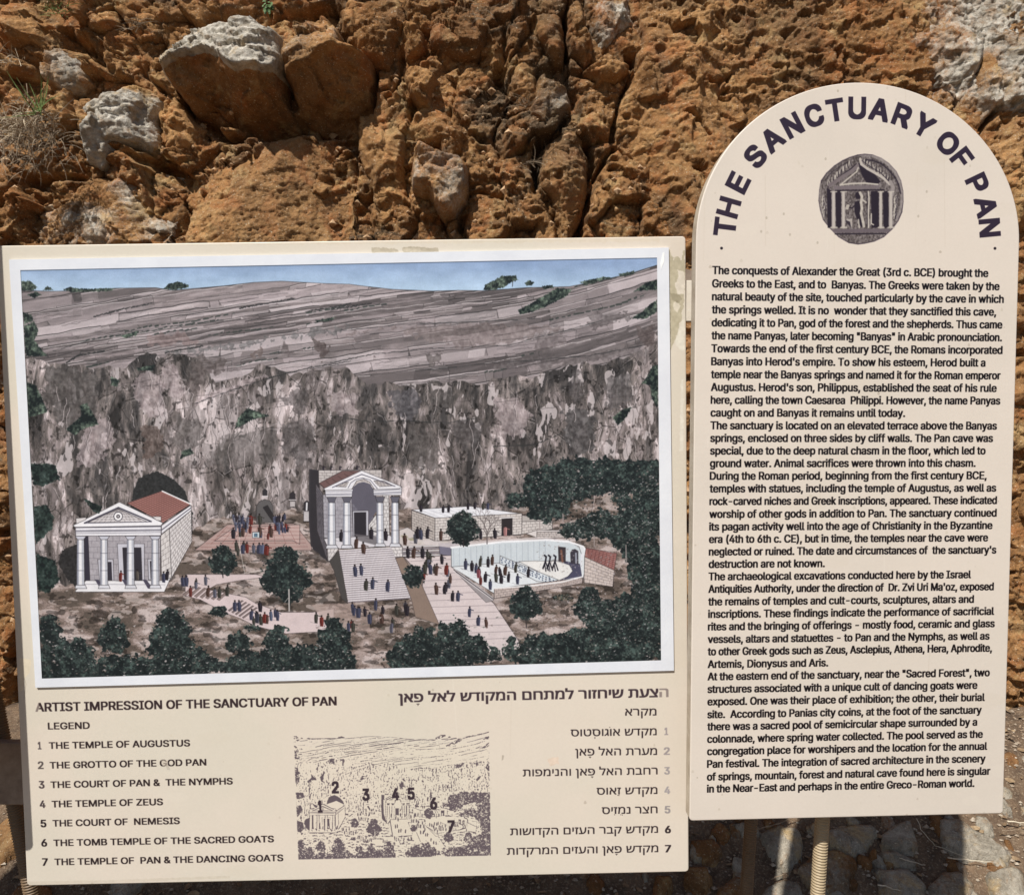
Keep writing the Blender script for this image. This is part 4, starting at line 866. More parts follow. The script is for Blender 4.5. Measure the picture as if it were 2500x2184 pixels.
# the arched board
ARCH_R = PR.w / 2
top_gap = ARCH_R * 1.0
SIGN_TOP = PR.h + float(PR.loc([(2088, 201)])[0, 1] - PR.h)          # height of the crown above the foot
RW = 1150; TH = SIGN_TOP
rc = Canvas(RW, int(RW * TH / PR.w), None, (222, 211, 196)); rc.unit = RW / 766
def _rmap(p):
    q = PR.loc(p); return np.c_[(q[:, 0] / PR.w + .5) * rc.w, (TH - q[:, 1]) / TH * rc.h]
rc.map = _rmap
worn_base(rc, ((220, 210, 198), (215, 206, 194)), 57)
A0 = lambda x, y: (1690 + x / 2.5638, 630 + y / 2.5638)
LINES = ['The conquests of Alexander the Great (3rd c. BCE) brought the', 'Greeks to the East, and to  Banyas. The Greeks were taken by the', 'natural beauty of the site, touched particularly by the cave in which',
 'the springs welled. It is no  wonder that they sanctified this cave,', 'dedicating it to Pan, god of the forest and the shepherds. Thus came', 'the name Panyas, later becoming "Banyas" in Arabic pronounciation.',
 'Towards the end of the first century BCE, the Romans incorporated', "Banyas into Herod's empire. To show his esteem, Herod built a", 'temple near the Banyas springs and named it for the Roman emperor',
 "Augustus. Herod's son, Philippus, established the seat of his rule", 'here, calling the town Caesarea  Philippi. However, the name Panyas', 'caught on and Banyas it remains until today.',
 'The sanctuary is located on an elevated terrace above the Banyas', 'springs, enclosed on three sides by cliff walls. The Pan cave was', 'special, due to the deep natural chasm in the floor, which led to',
 'ground water. Animal sacrifices were thrown into this chasm.', 'During the Roman period, beginning from the first century BCE,', 'temples with statues, including the temple of Augustus, as well as',
 'rock-carved niches and Greek inscriptions, appeared. These indicated', 'worship of other gods in addition to Pan. The sanctuary continued', 'its pagan activity well into the age of Christianity in the Byzantine',
 'era (4th to 6th c. CE), but in time, the temples near the cave were', "neglected or ruined. The date and circumstances of  the sanctuary's", 'destruction are not known.',
 'The archaeological excavations conducted here by the Israel', "Antiquities Authority, under the direction of  Dr. Zvi Uri Ma'oz, exposed", 'the remains of temples and cult-courts, sculptures, altars and',
 'inscriptions. These findings indicate the performance of sacrificial', 'rites and the bringing of offerings - mostly food, ceramic and glass', 'vessels, altars and statuettes - to Pan and the Nymphs, as well as',
 'to other Greek gods such as Zeus, Asclepius, Athena, Hera, Aphrodite,', 'Artemis, Dionysus and Aris.', 'At the eastern end of the sanctuary, near the "Sacred Forest", two',
 'structures associated with a unique cult of dancing goats were', 'exposed. One was their place of exhibition; the other, their burial', 'site.  According to Panias city coins, at the foot of the sanctuary',
 'there was a sacred pool of semicircular shape surrounded by a', 'colonnade, where spring water collected. The pool served as the', 'congregation place for worshipers and the location for the annual',
 'Pan festival. The integration of sacred architecture in the scenery', 'of springs, mountain, forest and natural cave found here is singular', 'in the Near-East and perhaps in the entire Greco-Roman world.']
YB = [669.4, 701.8, 733.4, 765.3, 796.9, 828.5, 860.1, 891.7, 923.3, 954.5, 985.7, 1016.9, 1048, 1078.8, 1109.6, 1140.4, 1171.2, 1202, 1232.8, 1264.1, 1294.9, 1325.3, 1355.7, 1386.1,
      1416.4, 1446.8, 1477.6, 1508, 1538.5, 1569.3, 1599.3, 1630.2, 1660.2, 1691, 1721.4, 1752.6, 1782.3, 1812.7, 1842.7, 1873.5, 1904.7, 1934]
XR = [1832, 1903, 1930, 1883, 1922, 1920, 1924, 1818, 1913, 1889, 1912, 1317, 1892, 1868, 1822, 1760, 1830, 1890, 1895, 1894, 1868, 1841, 1893, 820, 1736, 1879, 1755, 1882, 1886, 1854, 1870, 845,
      1857, 1780, 1827, 1808, 1780, 1816, 1844, 1834, 1864, 1765]
for i, (t_, y, xr) in enumerate(zip(LINES, YB, XR)):
    xl = 1690 + (103 - i * 14 / 30 if i < 30 else 90) / 2.5638; xr = 1690 + xr / 2.5638
    v = rc.map([(xl, y)])[0]            # the right end lies on the board's own horizontal
    sl = (apply_h(PR.H, [apply_h(PR.Hi, [(xl, y)])[0] + [.1, 0]])[0] - np.array([xl, y])); sl = sl[1] / sl[0]
    put_text(rc, t_, (xl, y), (xr, y + sl * (xr - xl)), 18.9, 2.1, (18, 13, 17), ref='T')
# the arched title
Cx, Cy, Rb = 2084., 589., 299. + 26
for ch, dx, dy in (('T', -742, 80), ('H', -712, 187), ('E', -658, 322), ('S', -560, 464), ('A', -460, 547), ('N', -360, 637), ('C', -243, 692), ('T', -128, 737), ('U', -5, 742), ('A', 120, 732), ('R', 247, 697), ('Y', 377, 662),
                   ('O', 507, 550), ('F', 595, 472), ('P', 680, 327), ('A', 730, 197), ('N', 757, 77)):
    a_ = math.atan2(dx, dy); wd_ = {'T': 42, 'H': 42, 'E': 38, 'S': 41, 'A': 47, 'N': 42, 'C': 43, 'U': 42, 'R': 42, 'Y': 45, 'O': 48, 'F': 36, 'P': 39}[ch]
    put_glyph(rc, ch, (Cx + Rb * math.sin(a_), Cy - Rb * math.cos(a_)), a_, 51.5, wd_, 5.6, (46, 35, 52))
for x, y in ((348, 1381), (1870, 1382)):
    p = (1600 + x / 2.279, y / 2.279); rc.poly([(p[0] + 3.6 * math.cos(a), p[1] + 3.6 * math.sin(a)) for a in np.arange(0, 6.28, .5)], (40, 32, 40))
# the printed coin
ZC_ = lambda pts: [(1960 + x / 7.169, 360 + y / 7.169) for x, y in pts]
def coin():
    out = [(740, 175), (880, 130), (1010, 115), (1150, 130), (1300, 190), (1430, 280), (1560, 420), (1640, 580), (1680, 760), (1685, 950), (1665, 1130), (1600, 1280), (1500, 1420), (1350, 1560), (1180, 1640), (1020, 1675), (900, 1690), (740, 1665), (560, 1560), (400, 1400), (290, 1260), (235, 1080), (210, 930), (220, 740), (250, 580), (340, 450), (480, 320), (620, 230)]
    lo, md, hi = (40, 32, 42), (102, 94, 93), (192, 185, 175)
    f = lambda x, y: np.clip(c255(md) + (fbm(x * .28, y * .16, 3, 5, .7)[..., None] - .5) * .62, 0, 1)
    rc.blob(ZC_(out), f, .6, .2, 1)
    L = lambda pts, w_, c_, a=1: rc.line(ZC_(pts), w_ / 7.169, c_, a)
    P = lambda pts, c_, a=1: rc.poly(ZC_(pts), c_, a)
    L(out + out[:1], 16, (64, 54, 66), .8); L([(1150, 150), (1300, 210), (1420, 300), (1540, 430), (1620, 590), (1660, 770), (1660, 950), (1630, 1120), (1570, 1260)], 44, (150, 142, 140), .75)
    L([(960, 140), (1100, 145)], 36, (140, 132, 132), .7); L([(240, 640), (225, 800), (240, 1000), (300, 1240)], 34, (150, 142, 138), .6)
    L([(1000, 215), (1150, 225), (1300, 280), (1420, 380), (1540, 520), (1600, 640), (1640, 800)], 26, lo, .8); L([(330, 560), (420, 440), (560, 340), (720, 250)], 14, lo, .6)
    # legend marks round the rim
    R = random.Random(2)
    for cx0, cy0, cx1, cy1, n_ in ((360, 640, 760, 250, 8), (980, 220, 1450, 560, 10), (290, 860, 300, 1200, 6), (1560, 850, 1540, 1240, 7)):
        for i in range(n_):
            t = (i + .5) / n_; x, y = cx0 + (cx1 - cx0) * t, cy0 + (cy1 - cy0) * t
            for _ in range(3):
                dx, dy = R.uniform(-30, 30), R.uniform(-40, 40); L([(x + dx * .4, y - 35 + dy * .3), (x + dx, y + 35)], 15, hi, .8)
                L([(x + dx * .4 + 14, y - 30 + dy * .3), (x + dx + 14, y + 38)], 11, lo, .75)
    # gable
    P([(900, 290), (940, 260), (1180, 450), (1290, 600), (1240, 640), (1040, 610), (960, 480)], lo)
    L([(370, 690), (560, 520), (760, 380), (860, 290)], 22, lo); L([(400, 660), (640, 500), (800, 400), (880, 320)], 64, (120, 110, 112), .9); L([(600, 640), (760, 510), (870, 420), (895, 350)], 22, hi, .95)
    L([(930, 200), (950, 290), (1060, 370), (1220, 460), (1350, 540), (1450, 640)], 44, (188, 180, 172), .95); L([(960, 230), (1100, 330), (1300, 450), (1440, 600)], 14, lo, .8)
    L([(1460, 600), (1510, 700), (1490, 830)], 60, (150, 142, 140), .9); L([(580, 655), (760, 632), (1000, 622), (1240, 645)], 26, hi, .95); L([(500, 705), (1240, 690)], 60, (116, 106, 110), .9); L([(500, 752), (1350, 740)], 18, lo)
    # columns
    for x0, x1, c_ in ((350, 430, lo), (500, 600, lo), (1120, 1260, lo), (1330, 1430, lo)): P([(x0, 770 if x0 > 400 else 700), (x1, 760), (x1 + 6, 1400), (x0 + 20, 1410)], c_)
    for x0, x1 in ((438, 498), (612, 668), (1268, 1318), (1440, 1500)):
        P([(x0, 770), (x1, 770), (x1 + 6, 1400), (x0 + 4, 1400)], (172, 164, 160)); L([((x0 + x1) / 2, 790), ((x0 + x1) / 2 + 6, 1380)], 26, hi, .8)
        L([(x0 - 18, 775), (x1 + 22, 772)], 22, hi, .8); L([(x0 - 10, 1400), (x1 + 30, 1400)], 30, hi, .8)
    L([(490, 1460), (1420, 1450)], 60, (104, 94, 100), .9); L([(500, 1512), (1380, 1505)], 20, lo)
    # the standing figure, staff and altar
    P([(850, 790), (900, 780), (935, 830), (930, 900), (870, 905), (850, 860)], lo); P([(840, 950), (920, 930), (960, 1150), (1000, 1390), (950, 1390), (880, 1250), (835, 1120)], lo)
    L([(930, 790), (965, 860), (950, 960), (965, 1060), (950, 1150), (985, 1300), (1000, 1380)], 44, hi, .9); L([(980, 920), (1040, 960)], 26, hi, .9); L([(840, 1010), (790, 1060), (720, 1040)], 20, lo)
    L([(720, 1020), (705, 1060)], 50, hi, .85); L([(1075, 770), (1090, 900), (1078, 1100), (1082, 1400)], 22, hi); L([(1052, 780), (1060, 1390)], 12, lo)
    L([(1130, 1160), (1130, 1330), (1170, 1350)], 20, hi); L([(905, 1260), (920, 1400)], 22, hi, .9); P([(700, 1250), (800, 1250), (800, 1400), (690, 1310)], (178, 170, 164), .9); P([(680, 1270), (760, 1300), (780, 1400), (690, 1310)], lo, .9)
coin()
def soften(cv, x0, y0, x1, y1, n_=2):
    (a, b), (c, d) = cv.map([(x0, y0), (x1, y1)]).astype(int)
    v = cv.a[b:d, a:c]
    for _ in range(n_):
        v[1:-1, 1:-1] = (v[1:-1, 1:-1] * 2 + v[:-2, 1:-1] + v[2:, 1:-1] + v[1:-1, :-2] + v[1:-1, 2:]) / 6
soften(rc, 1993, 378, 2192, 593, 2)
for x, y in ((568, 1288), (728, 1305), (597, 1212), (1488, 1066), (924, 884), (990, 506), (882, 1350), (693, 1190), (1442, 1203)):
    p = (1600 + x / 2.279, y / 2.279); rc.poly([(p[0] + 2.6 * math.cos(a), p[1] + 3.6 * math.sin(a)) for a in np.arange(0, 6.28, .6)], (180, 170, 154), .75)

def print_mat(name, cv, rough=.42, chip=None, spec=.35):
    m, n, l, b = newmat(name)
    im = cv.image(name + '_print'); t = N(n, 'ShaderNodeTexImage', image=im, interpolation='Cubic', extension='EXTEND')
    uv = N(n, 'ShaderNodeUVMap', uv_map='UVMap'); l.new(uv.outputs[0], t.inputs[0])
    tc = N(n, 'ShaderNodeTexCoord'); co = tc.outputs['Object']
    dirt = noise_node(n, l, co, 6, 5, .65); col = mix(n, l, mathn(n, l, 'MULTIPLY', dirt, .12), t.outputs[0], (.42, .36, .28), 'MULTIPLY')
    l.new(col, b.inputs['Base Color']); b.inputs['Specular IOR Level'].default_value = spec
    rr = noise_node(n, l, co, 14, 4, .6); l.new(mathn(n, l, 'MULTIPLY_ADD', rr, .25, rough - .12), b.inputs['Roughness'])
    bump(n, l, b, noise_node(n, l, co, 90, 3, .5), .06, .002)
    return m
def paint_mat(name, col, col2, rough=.5, metal=0, sc=20):
    m, n, l, b = newmat(name); tc = N(n, 'ShaderNodeTexCoord'); co = tc.outputs['Object']
    f = noise_node(n, l, co, sc, 6, .7); l.new(mix(n, l, ramp(n, l, f, [(.4, (0, 0, 0)), (.68, (1, 1, 1))]), col, col2), b.inputs['Base Color'])
    b.inputs['Roughness'].default_value = rough; b.inputs['Metallic'].default_value = metal
    bump(n, l, b, noise_node(n, l, co, sc * 8, 4, .6), .12, .002); return m
M_BOARD, M_ARCH, M_POSTER = print_mat('board_print', bc), print_mat('arched_board_print', rc), None
M_EDGE = paint_mat('cream_paint_edge', (.52, .45, .35), (.34, .27, .19), .55)
M_SHEET = paint_mat('white_poster_sheet', (.75, .78, .83), (.68, .71, .77), .35, 0, 9)
M_BRACKET = paint_mat('bracket_paint', (.70, .65, .56), (.56, .50, .41), .55)
M_BRACKET2 = paint_mat('shaded_bracket_paint', (.30, .24, .19), (.18, .13, .10), .6)  # darker bracket tone, with the shade put into the colour
# steel tube with pressed rings
def tube_mat(name, a, b_):
    m, n, l, b = newmat(name); tc = N(n, 'ShaderNodeTexCoord'); co = tc.outputs['Object']
    f = noise_node(n, l, co, 30, 5, .7); l.new(mix(n, l, f, a, b_), b.inputs['Base Color']); b.inputs['Roughness'].default_value = .55
    bump(n, l, b, noise_node(n, l, co, 120, 4), .1, .002); return m
M_TUBE = tube_mat('cream_ribbed_tube', (.46, .37, .235), (.28, .205, .12)); M_TUBE2 = tube_mat('shaded_ribbed_tube', (.22, .15, .085), (.11, .07, .04))  # second tube is darker: shade of the unlit legs put into its colour

def board_mesh(name, outline, thick, bev, uvf):
    """flat panel: front face at y=0 facing -y, rounded edge, body thickness behind"""
    n = len(outline); O = np.array(outline); nx = np.roll(O, -1, 0) - np.roll(O, 1, 0); nr = np.c_[-nx[:, 1], nx[:, 0]]; nr /= np.linalg.norm(nr, axis=1)[:, None] + 1e-9
    cen = O.mean(0)
    if ((cen - O) * nr).sum() < 0: nr = -nr
    rings = [(bev, 0), (bev * .3, bev * .3), (0, bev), (0, thick)]
    V = []; F = []
    for ins, y in rings: V += [(p[0] + q[0] * ins, y, p[1] + q[1] * ins) for p, q in zip(O, nr)]
    for r in range(3):
        for i in range(n): F.append((r * n + i, r * n + (i + 1) % n, (r + 1) * n + (i + 1) % n, (r + 1) * n + i))
    F.append(tuple(range(n))); F.append(tuple(3 * n + i for i in range(n - 1, -1, -1)))
    me = bpy.data.meshes.new(name); me.from_pydata(V, [], F)
    bm = bmesh.new(); bm.from_mesh(me); bmesh.ops.recalc_face_normals(bm, faces=bm.faces[:]); bm.to_mesh(me); bm.free()
    uv = me.uv_layers.new(name='UVMap')
    for p in me.polygons:
        front = all(me.vertices[v].co.y < bev * 1.01 for v in p.vertices); p.material_index = 0 if front else 1
        for li in p.loop_indices: co = me.vertices[me.loops[li].vertex_index].co; uv.data[li].uv = uvf(co.x, co.z)
    return me
def rrect(x0, x1, z0, z1, r, k=4, corners=(1, 1, 1, 1)):
    P = []
    for (cx, cz, a0), on in zip(((x0 + r, z0 + r, 180), (x1 - r, z0 + r, 270), (x1 - r, z1 - r, 0), (x0 + r, z1 - r, 90)), corners):
        for i in range(k + 1): a = math.radians(a0 + 90 * i / k); P.append((cx + r * math.cos(a), cz + r * math.sin(a)))
    return P
def ribbed(path0, path1, r, pitch, parent, mat, name='leg', depth=.20):
    """steel tube with close rings along it"""
    a, b = Vector(path0), Vector(path1); L = (b - a).length; n = int(L / pitch); pts = []; rad = []
    for i in range(n * 4 + 1):
        t = i / (n * 4); pts.append(a.lerp(b, t)); rad.append(r * (1 - depth * (1, .35, 0, .35)[i % 4] * 1.0))
    V, F = tube(pts, rad, 12); me = mesh_from(name, V, F); return link(name, me, mat, parent)

# --- left board
board = thing('information_board', 'cream board with large picture of temples and bilingual legend below', 'sign board', PL.M)
link('panel', board_mesh('panel', rrect(-PL.w / 2, PL.w / 2, 0, PL.h, .007), .026, .0018, lambda x, z: (x / PL.w + .5, z / PL.h)), [M_BOARD, M_EDGE], board)
q = PL.loc([(13 * k_, 521 * k_), (1331 * k_, 497 * k_), (1346.5 * k_, 1341 * k_), (71 * k_, 1375 * k_)])
def quad_plate(name, q, y0, y1, mats, parent, r=.0):
    V = [(p[0], y0, p[1]) for p in q] + [(p[0], y1, p[1]) for p in q]
    F = [(0, 3, 2, 1), (4, 5, 6, 7)] + [(i, (i + 1) % 4, 4 + (i + 1) % 4, 4 + i) for i in range(4)]
    me = mesh_from(name, V, F, False); bm = bmesh.new(); bm.from_mesh(me); bmesh.ops.recalc_face_normals(bm, faces=bm.faces[:]); bm.to_mesh(me); bm.free()
    return link(name, me, mats, parent)
sheet = quad_plate('poster_sheet', q, -.0040, -.0003, M_SHEET, board); sheet['label'] = 'white bordered sheet fixed on the board'
sc_ = [(1607, 618), (1612, 616), (1611, 640), (1606, 652), (1604, 660), (1602, 645)]
sl_ = PL.loc(sc_); link('scuff', mesh_from('scuff', [(p[0], -.0044, p[1]) for p in sl_], [tuple(range(6))], False), paint_mat('scuffed_white', (.93, .95, .95), (.80, .84, .86), .5), sheet)
M_POSTER = print_mat('poster_print', pc, .38)
pq = PL.loc(PIC); V = [(p[0], -.0052, p[1]) for p in pq]
me = mesh_from('picture', V, [(0, 3, 2, 1)], False); uv = me.uv_layers.new(name='UVMap')
# subdivide so that the print follows the slightly uneven quad
G = 12; Hq = homog([(0, 0), (1, 0), (1, 1), (0, 1)], [tuple(p) for p in pq])
gp = [(i / G, j / G) for j in range(G + 1) for i in range(G + 1)]; gl = apply_h(Hq, gp)
me = mesh_from('picture', [(p[0], -.0043, p[1]) for p in gl], [(j * (G + 1) + i, (j + 1) * (G + 1) + i, (j + 1) * (G + 1) + i + 1, j * (G + 1) + i + 1) for j in range(G) for i in range(G)], False)
uv = me.uv_layers.new(name='UVMap')
for lp in me.loops: u_, v_ = gp[lp.vertex_index]; uv.data[lp.index].uv = (u_, 1 - v_)
link('picture', me, M_POSTER, board)
Mi = PL.M.inverted()
def g2l(Mi, p): return Mi @ Vector(p)
def ray(px, py, depth): return Vector(((px - CX) / FPX * depth, depth, EYE + (CY - py) / FPX * depth))
def leg_line(pa, pb, depth, z_top, z_bot):
    """straight leg through two photo points at one depth, cut at two heights"""
    a, b = ray(*pa, depth), ray(*pb, depth); d = (b - a) / (b.z - a.z)
    return a + d * (z_top - a.z), a + d * (z_bot - a.z)
def leg(parent, Mi, pa, pb, depth, r, mat, ztop, pitch=.0056):
    a, b = leg_line(pa, pb, depth, ztop, -.05); return ribbed(g2l(Mi, a), g2l(Mi, b), r, pitch, parent, mat)
leg(board, Mi, (36, 1960), (80, 2184), 1.53, .0165, M_TUBE2, 1.6)
# upper link plate between the two boards, and the lower left one
def plate(parent, Mi, p0, p1, d0, d1, mat, name='link_plate', bev=.002):
    a, b = ray(*p0, d0), ray(*p1, d0); v, f = box_vf(a.x, b.x, d0, d1, b.z, a.z)
    me = mesh_from(name, [Mi @ Vector(p) for p in v], f, False); bm = bmesh.new(); bm.from_mesh(me); bmesh.ops.recalc_face_normals(bm, faces=bm.faces[:]); bm.to_mesh(me); bm.free()
    return link(name, bevel_mesh(me, bev), mat, parent)
yb = PL.M.translation.y
_l = PL.loc([(1668, 720)])[0]; dy_ = (PL.M @ Vector((_l[0], 0, _l[1]))).y
plate(board, Mi, (1662, 684), (1692, 784), dy_ + .005, dy_ + .022, M_BRACKET, 'link_plate', .0012)
plate(board, Mi, (-260, 1812), (150, 1964), 1.49, 1.51, M_BRACKET2)
# dark wedge standing in for the shadow above the upper plate
a, b, c_ = ray(1640, 684, 1.5), ray(1640, 650, 1.5), ray(1700, 662, 1.5); d_ = ray(1700, 684, 1.5)
V = [Mi @ p for p in (a, d_, c_, b)] + [Mi @ (p + Vector((0, .02, 0))) for p in (a, d_, c_, b)]
link('shade_wedge', mesh_from('shade_wedge', V, [(0, 1, 2, 3), (7, 6, 5, 4), (0, 4, 5, 1), (1, 5, 6, 2), (2, 6, 7, 3), (3, 7, 4, 0)], False), M_BRACKET2, board)
# --- arched board
arch = thing('arched_sign', 'tall cream sign with arched top, curved black title and long text', 'sign board', PR.M)
zs = float(PR.loc([(2035, 588)])[0, 1]); ry = TH - zs
OUT = []
for i in range(5): a = math.radians(180 + 90 * i / 4); OUT.append((-PR.w / 2 + .006 + .006 * math.cos(a), .006 + .006 * math.sin(a)))
for i in range(5): a = math.radians(270 + 90 * i / 4); OUT.append((PR.w / 2 - .006 + .006 * math.cos(a), .006 + .006 * math.sin(a)))
for i in range(65): a = math.pi * i / 64; OUT.append((PR.w / 2 * math.cos(a), zs + ry * math.sin(a)))
link('panel', board_mesh('panel', OUT, .026, .0018, lambda x, z: (x / PR.w + .5, z / TH)), [M_ARCH, M_EDGE], arch)
Mr = PR.M.inverted()
dpost = (PR.M @ Vector((0, 0, 0))).y + .052 + .014
print('ARCH foot', PR.M.translation[:], 'board foot', PL.M.translation[:], PL.h, PR.h, TH)
leg(arch, Mr, (2007, 2010), (1996, 2184), dpost, .0142, M_TUBE, 1.8)
leg(arch, Mr, (1833, 2010), (1822, 2184), 1.72, .0150, M_TUBE2, 1.6)
# --- next board of the row, just outside the picture on the left: its shadow falls on the left board's edge
def back(P3, dist): return P3 - SUNDIR * (dist / SUNDIR.y)
def on_board(px, py): l_ = PL.loc([(px, py)])[0]; return PL.M @ Vector((l_[0], 0, l_[1]))
cB, cT = back(on_board(82, 2076), .135), back(on_board(2, 700), .13)
print('occluder foot px', [(CX + p.x / p.y * FPX, CY - (p.z - EYE) / p.y * FPX) for p in (cB, cT)])
zdir = (cT - cB).normalized(); xd = Vector((-math.cos(math.radians(2)), -math.sin(math.radians(2)), 0)); xd = (xd - zdir * xd.dot(zdir)).normalized(); yd = zdir.cross(-xd).normalized()
M3 = Matrix.Identity(4)
for i in range(3): M3[i][0], M3[i][1], M3[i][2] = -xd[i], yd[i], zdir[i]
M3.translation = cB + xd * .655
nb = thing('information_board', 'plain cream board at the row end left of the picture board', 'sign board', M3)
link('panel', board_mesh('panel', rrect(-.655, .655, 0, 1.25, .012), .02, .0018, lambda x, z: (x, z)), [M_EDGE, M_EDGE], nb)
ribbed(Vector((-.35, .04, 1.0)), Vector((-.35, .04, -.78)), .0165, .0056, nb, M_TUBE2); ribbed(Vector((.35, .04, 1.0)), Vector((.35, .04, -.78)), .0165, .0056, nb, M_TUBE2)
# ------------------------------------------------------------------ rock material
def rock_material(name, g1=(.25, .215, .165), g2=(.66, .62, .54)):
    m, n, l, b = newmat(name); tc = N(n, 'ShaderNodeTexCoord'); co = tc.outputs['Object']
    at = lambda k: N(n, 'ShaderNodeAttribute', attribute_name=k).outputs['Fac']
    pale, warm, dark = at('pale'), at('warm'), at('dark')
    big = noise_node(n, l, co, 3.2, 7, .62, .4); mid = noise_node(n, l, co, 15, 10, .76, .6); fine = noise_node(n, l, co, 70, 6, .7)
    brown = mix(n, l, ramp(n, l, mid, [(.36, (0, 0, 0)), (.64, (1, 1, 1))]), (.15, .070, .026), (.31, .152, .056))
    ochre = mix(n, l, ramp(n, l, mid, [(.38, (0, 0, 0)), (.62, (1, 1, 1))]), (.37, .185, .068), (.58, .345, .150))
    c = mix(n, l, mathn(n, l, 'MULTIPLY_ADD', warm, 1.1, mathn(n, l, 'MULTIPLY_ADD', big, 1.4, -.95), clamp=True), brown, ochre)
    red = noise_node(n, l, co, 7.5, 5, .6, .8); c = mix(n, l, ramp(n, l, red, [(.50, (0, 0, 0)), (.66, (.7, .7, .7))]), c, (.36, .135, .045))
    lich = noise_node(n, l, co, 9, 8, .72, .3); c = mix(n, l, ramp(n, l, lich, [(.56, (0, 0, 0)), (.66, (.5, .5, .5))]), c, (.12, .095, .062))
    grey = mix(n, l, ramp(n, l, mid, [(.35, (0, 0, 0)), (.62, (1, 1, 1))]), g1, g2)
    pm = mathn(n, l, 'ADD', mathn(n, l, 'MULTIPLY_ADD', pale, 1.9, -.95), mathn(n, l, 'MULTIPLY_ADD', big, .9, mathn(n, l, 'MULTIPLY_ADD', fine, .5, -.70)))
    pm = ramp(n, l, mathn(n, l, 'ADD', pm, .5), [(.40, (0, 0, 0)), (.62, (1, 1, 1))]); c = mix(n, l, pm, c, grey); st = noise_node(n, l, co, 17, 8, .7, .5); c = mix(n, l, ramp(n, l, st, [(.53, (0, 0, 0)), (.66, (.6, .6, .6))]), c, (.34, .20, .10))
    yl = noise_node(n, l, co, 5.2, 9, .74, .5); c = mix(n, l, ramp(n, l, yl, [(.54, (0, 0, 0)), (.64, (.65, .65, .65))]), c, (.50, .345, .16))
    c = mix(n, l, mathn(n, l, 'MULTIPLY', dark, .9, clamp=True), c, (.085, .062, .040))
    sp = noise_node(n, l, co, 260, 3, .6); c = mix(n, l, ramp(n, l, sp, [(.30, (.42, .42, .42)), (.5, (0, 0, 0))]), c, (.10, .06, .03))
    sp2 = noise_node(n, l, co, 120, 4, .7); c = mix(n, l, ramp(n, l, sp2, [(.60, (0, 0, 0)), (.68, (.65, .65, .65))]), c, (.72, .62, .46))
    l.new(c, b.inputs['Base Color']); b.inputs['Roughness'].default_value = .92; b.inputs['Specular IOR Level'].default_value = .18
    vo = N(n, 'ShaderNodeTexVoronoi', feature='F1'); vo.inputs['Scale'].default_value = 55; l.new(co, vo.inputs['Vector'])
    pit = ramp(n, l, vo.outputs[0], [(.12, (0, 0, 0)), (.38, (1, 1, 1))])
    rm = N(n, 'ShaderNodeTexNoise', noise_type='RIDGED_MULTIFRACTAL'); rm.inputs['Scale'].default_value = 9; rm.inputs['Detail'].default_value = 12; rm.inputs['Roughness'].default_value = .62
    rm.inputs['Lacunarity'].default_value = 2.1; rm.inputs['Distortion'].default_value = .5; l.new(co, rm.inputs['Vector'])
    wv = N(n, 'ShaderNodeVectorMath', operation='MULTIPLY_ADD'); nz = N(n, 'ShaderNodeTexNoise'); nz.inputs['Scale'].default_value = 8; nz.inputs['Detail'].default_value = 4; l.new(co, nz.inputs['Vector'])
    l.new(nz.outputs['Color'], wv.inputs[0]); wv.inputs[1].default_value = (.14, .14, .14); l.new(co, wv.inputs[2])
    vc = N(n, 'ShaderNodeTexVoronoi', feature='DISTANCE_TO_EDGE'); vc.inputs['Scale'].default_value = 13; l.new(wv.outputs[0], vc.inputs['Vector'])
    crack = ramp(n, l, vc.outputs[0], [(.0, (0, 0, 0)), (.035, (1, 1, 1))])
    vf = N(n, 'ShaderNodeTexVoronoi', feature='F1'); vf.inputs['Scale'].default_value = 24; l.new(wv.outputs[0], vf.inputs['Vector'])
    p0 = bump(n, l, b, vf.outputs[0], .55, .020)                 # chipped facets
    p0 = bump(n, l, b, crack, .35, .006, p0)
    p1 = bump(n, l, b, rm.outputs[0], .50, .012, p0)
    p1 = bump(n, l, b, noise_node(n, l, co, 42, 12, .76, .3), .7, .012, p1)
    p2 = bump(n, l, b, pit, .35, .006, p1); bump(n, l, b, noise_node(n, l, co, 190, 5, .7), .7, .0045, p2)
    return m
M_ROCK = rock_material('rock'); M_STONE = rock_material('path_stone', (.19, .165, .125), (.44, .395, .32))

# ------------------------------------------------------------------ the rock face
WY = 2.78                                                   # depth of the rock face's mean surface
Wd = 2.66
KW = 1.19                                                   # the face is drawn up at 2.78 m and set out at 3.3 m
def setout(V):
    V = np.array(V, np.float64); V[:, 0] *= KW; V[:, 1] *= KW; V[:, 2] = EYE + (V[:, 2] - EYE) * KW; return V
def toXZ(pts, dep=Wd): return [((x - CX) / FPX * dep, EYE + (CY - y) / FPX * dep) for x, y in pts]
R1, R2, R3 = fr(0, 0, 2.279), fr(800, 0, 2.279), fr(1600, 0, 2.279)
BASE_TILT = .04
def seg_d(X, Z, P):
    d = np.full(X.shape, 9., np.float32)
    for (x0, y0), (x1, y1) in zip(P[:-1], P[1:]):
        ex, ey = x1 - x0, y1 - y0; t = np.clip(((X - x0) * ex + (Z - y0) * ey) / (ex * ex + ey * ey), 0, 1); d = np.minimum(d, np.hypot(X - x0 - t * ex, Z - y0 - t * ey))
    return d
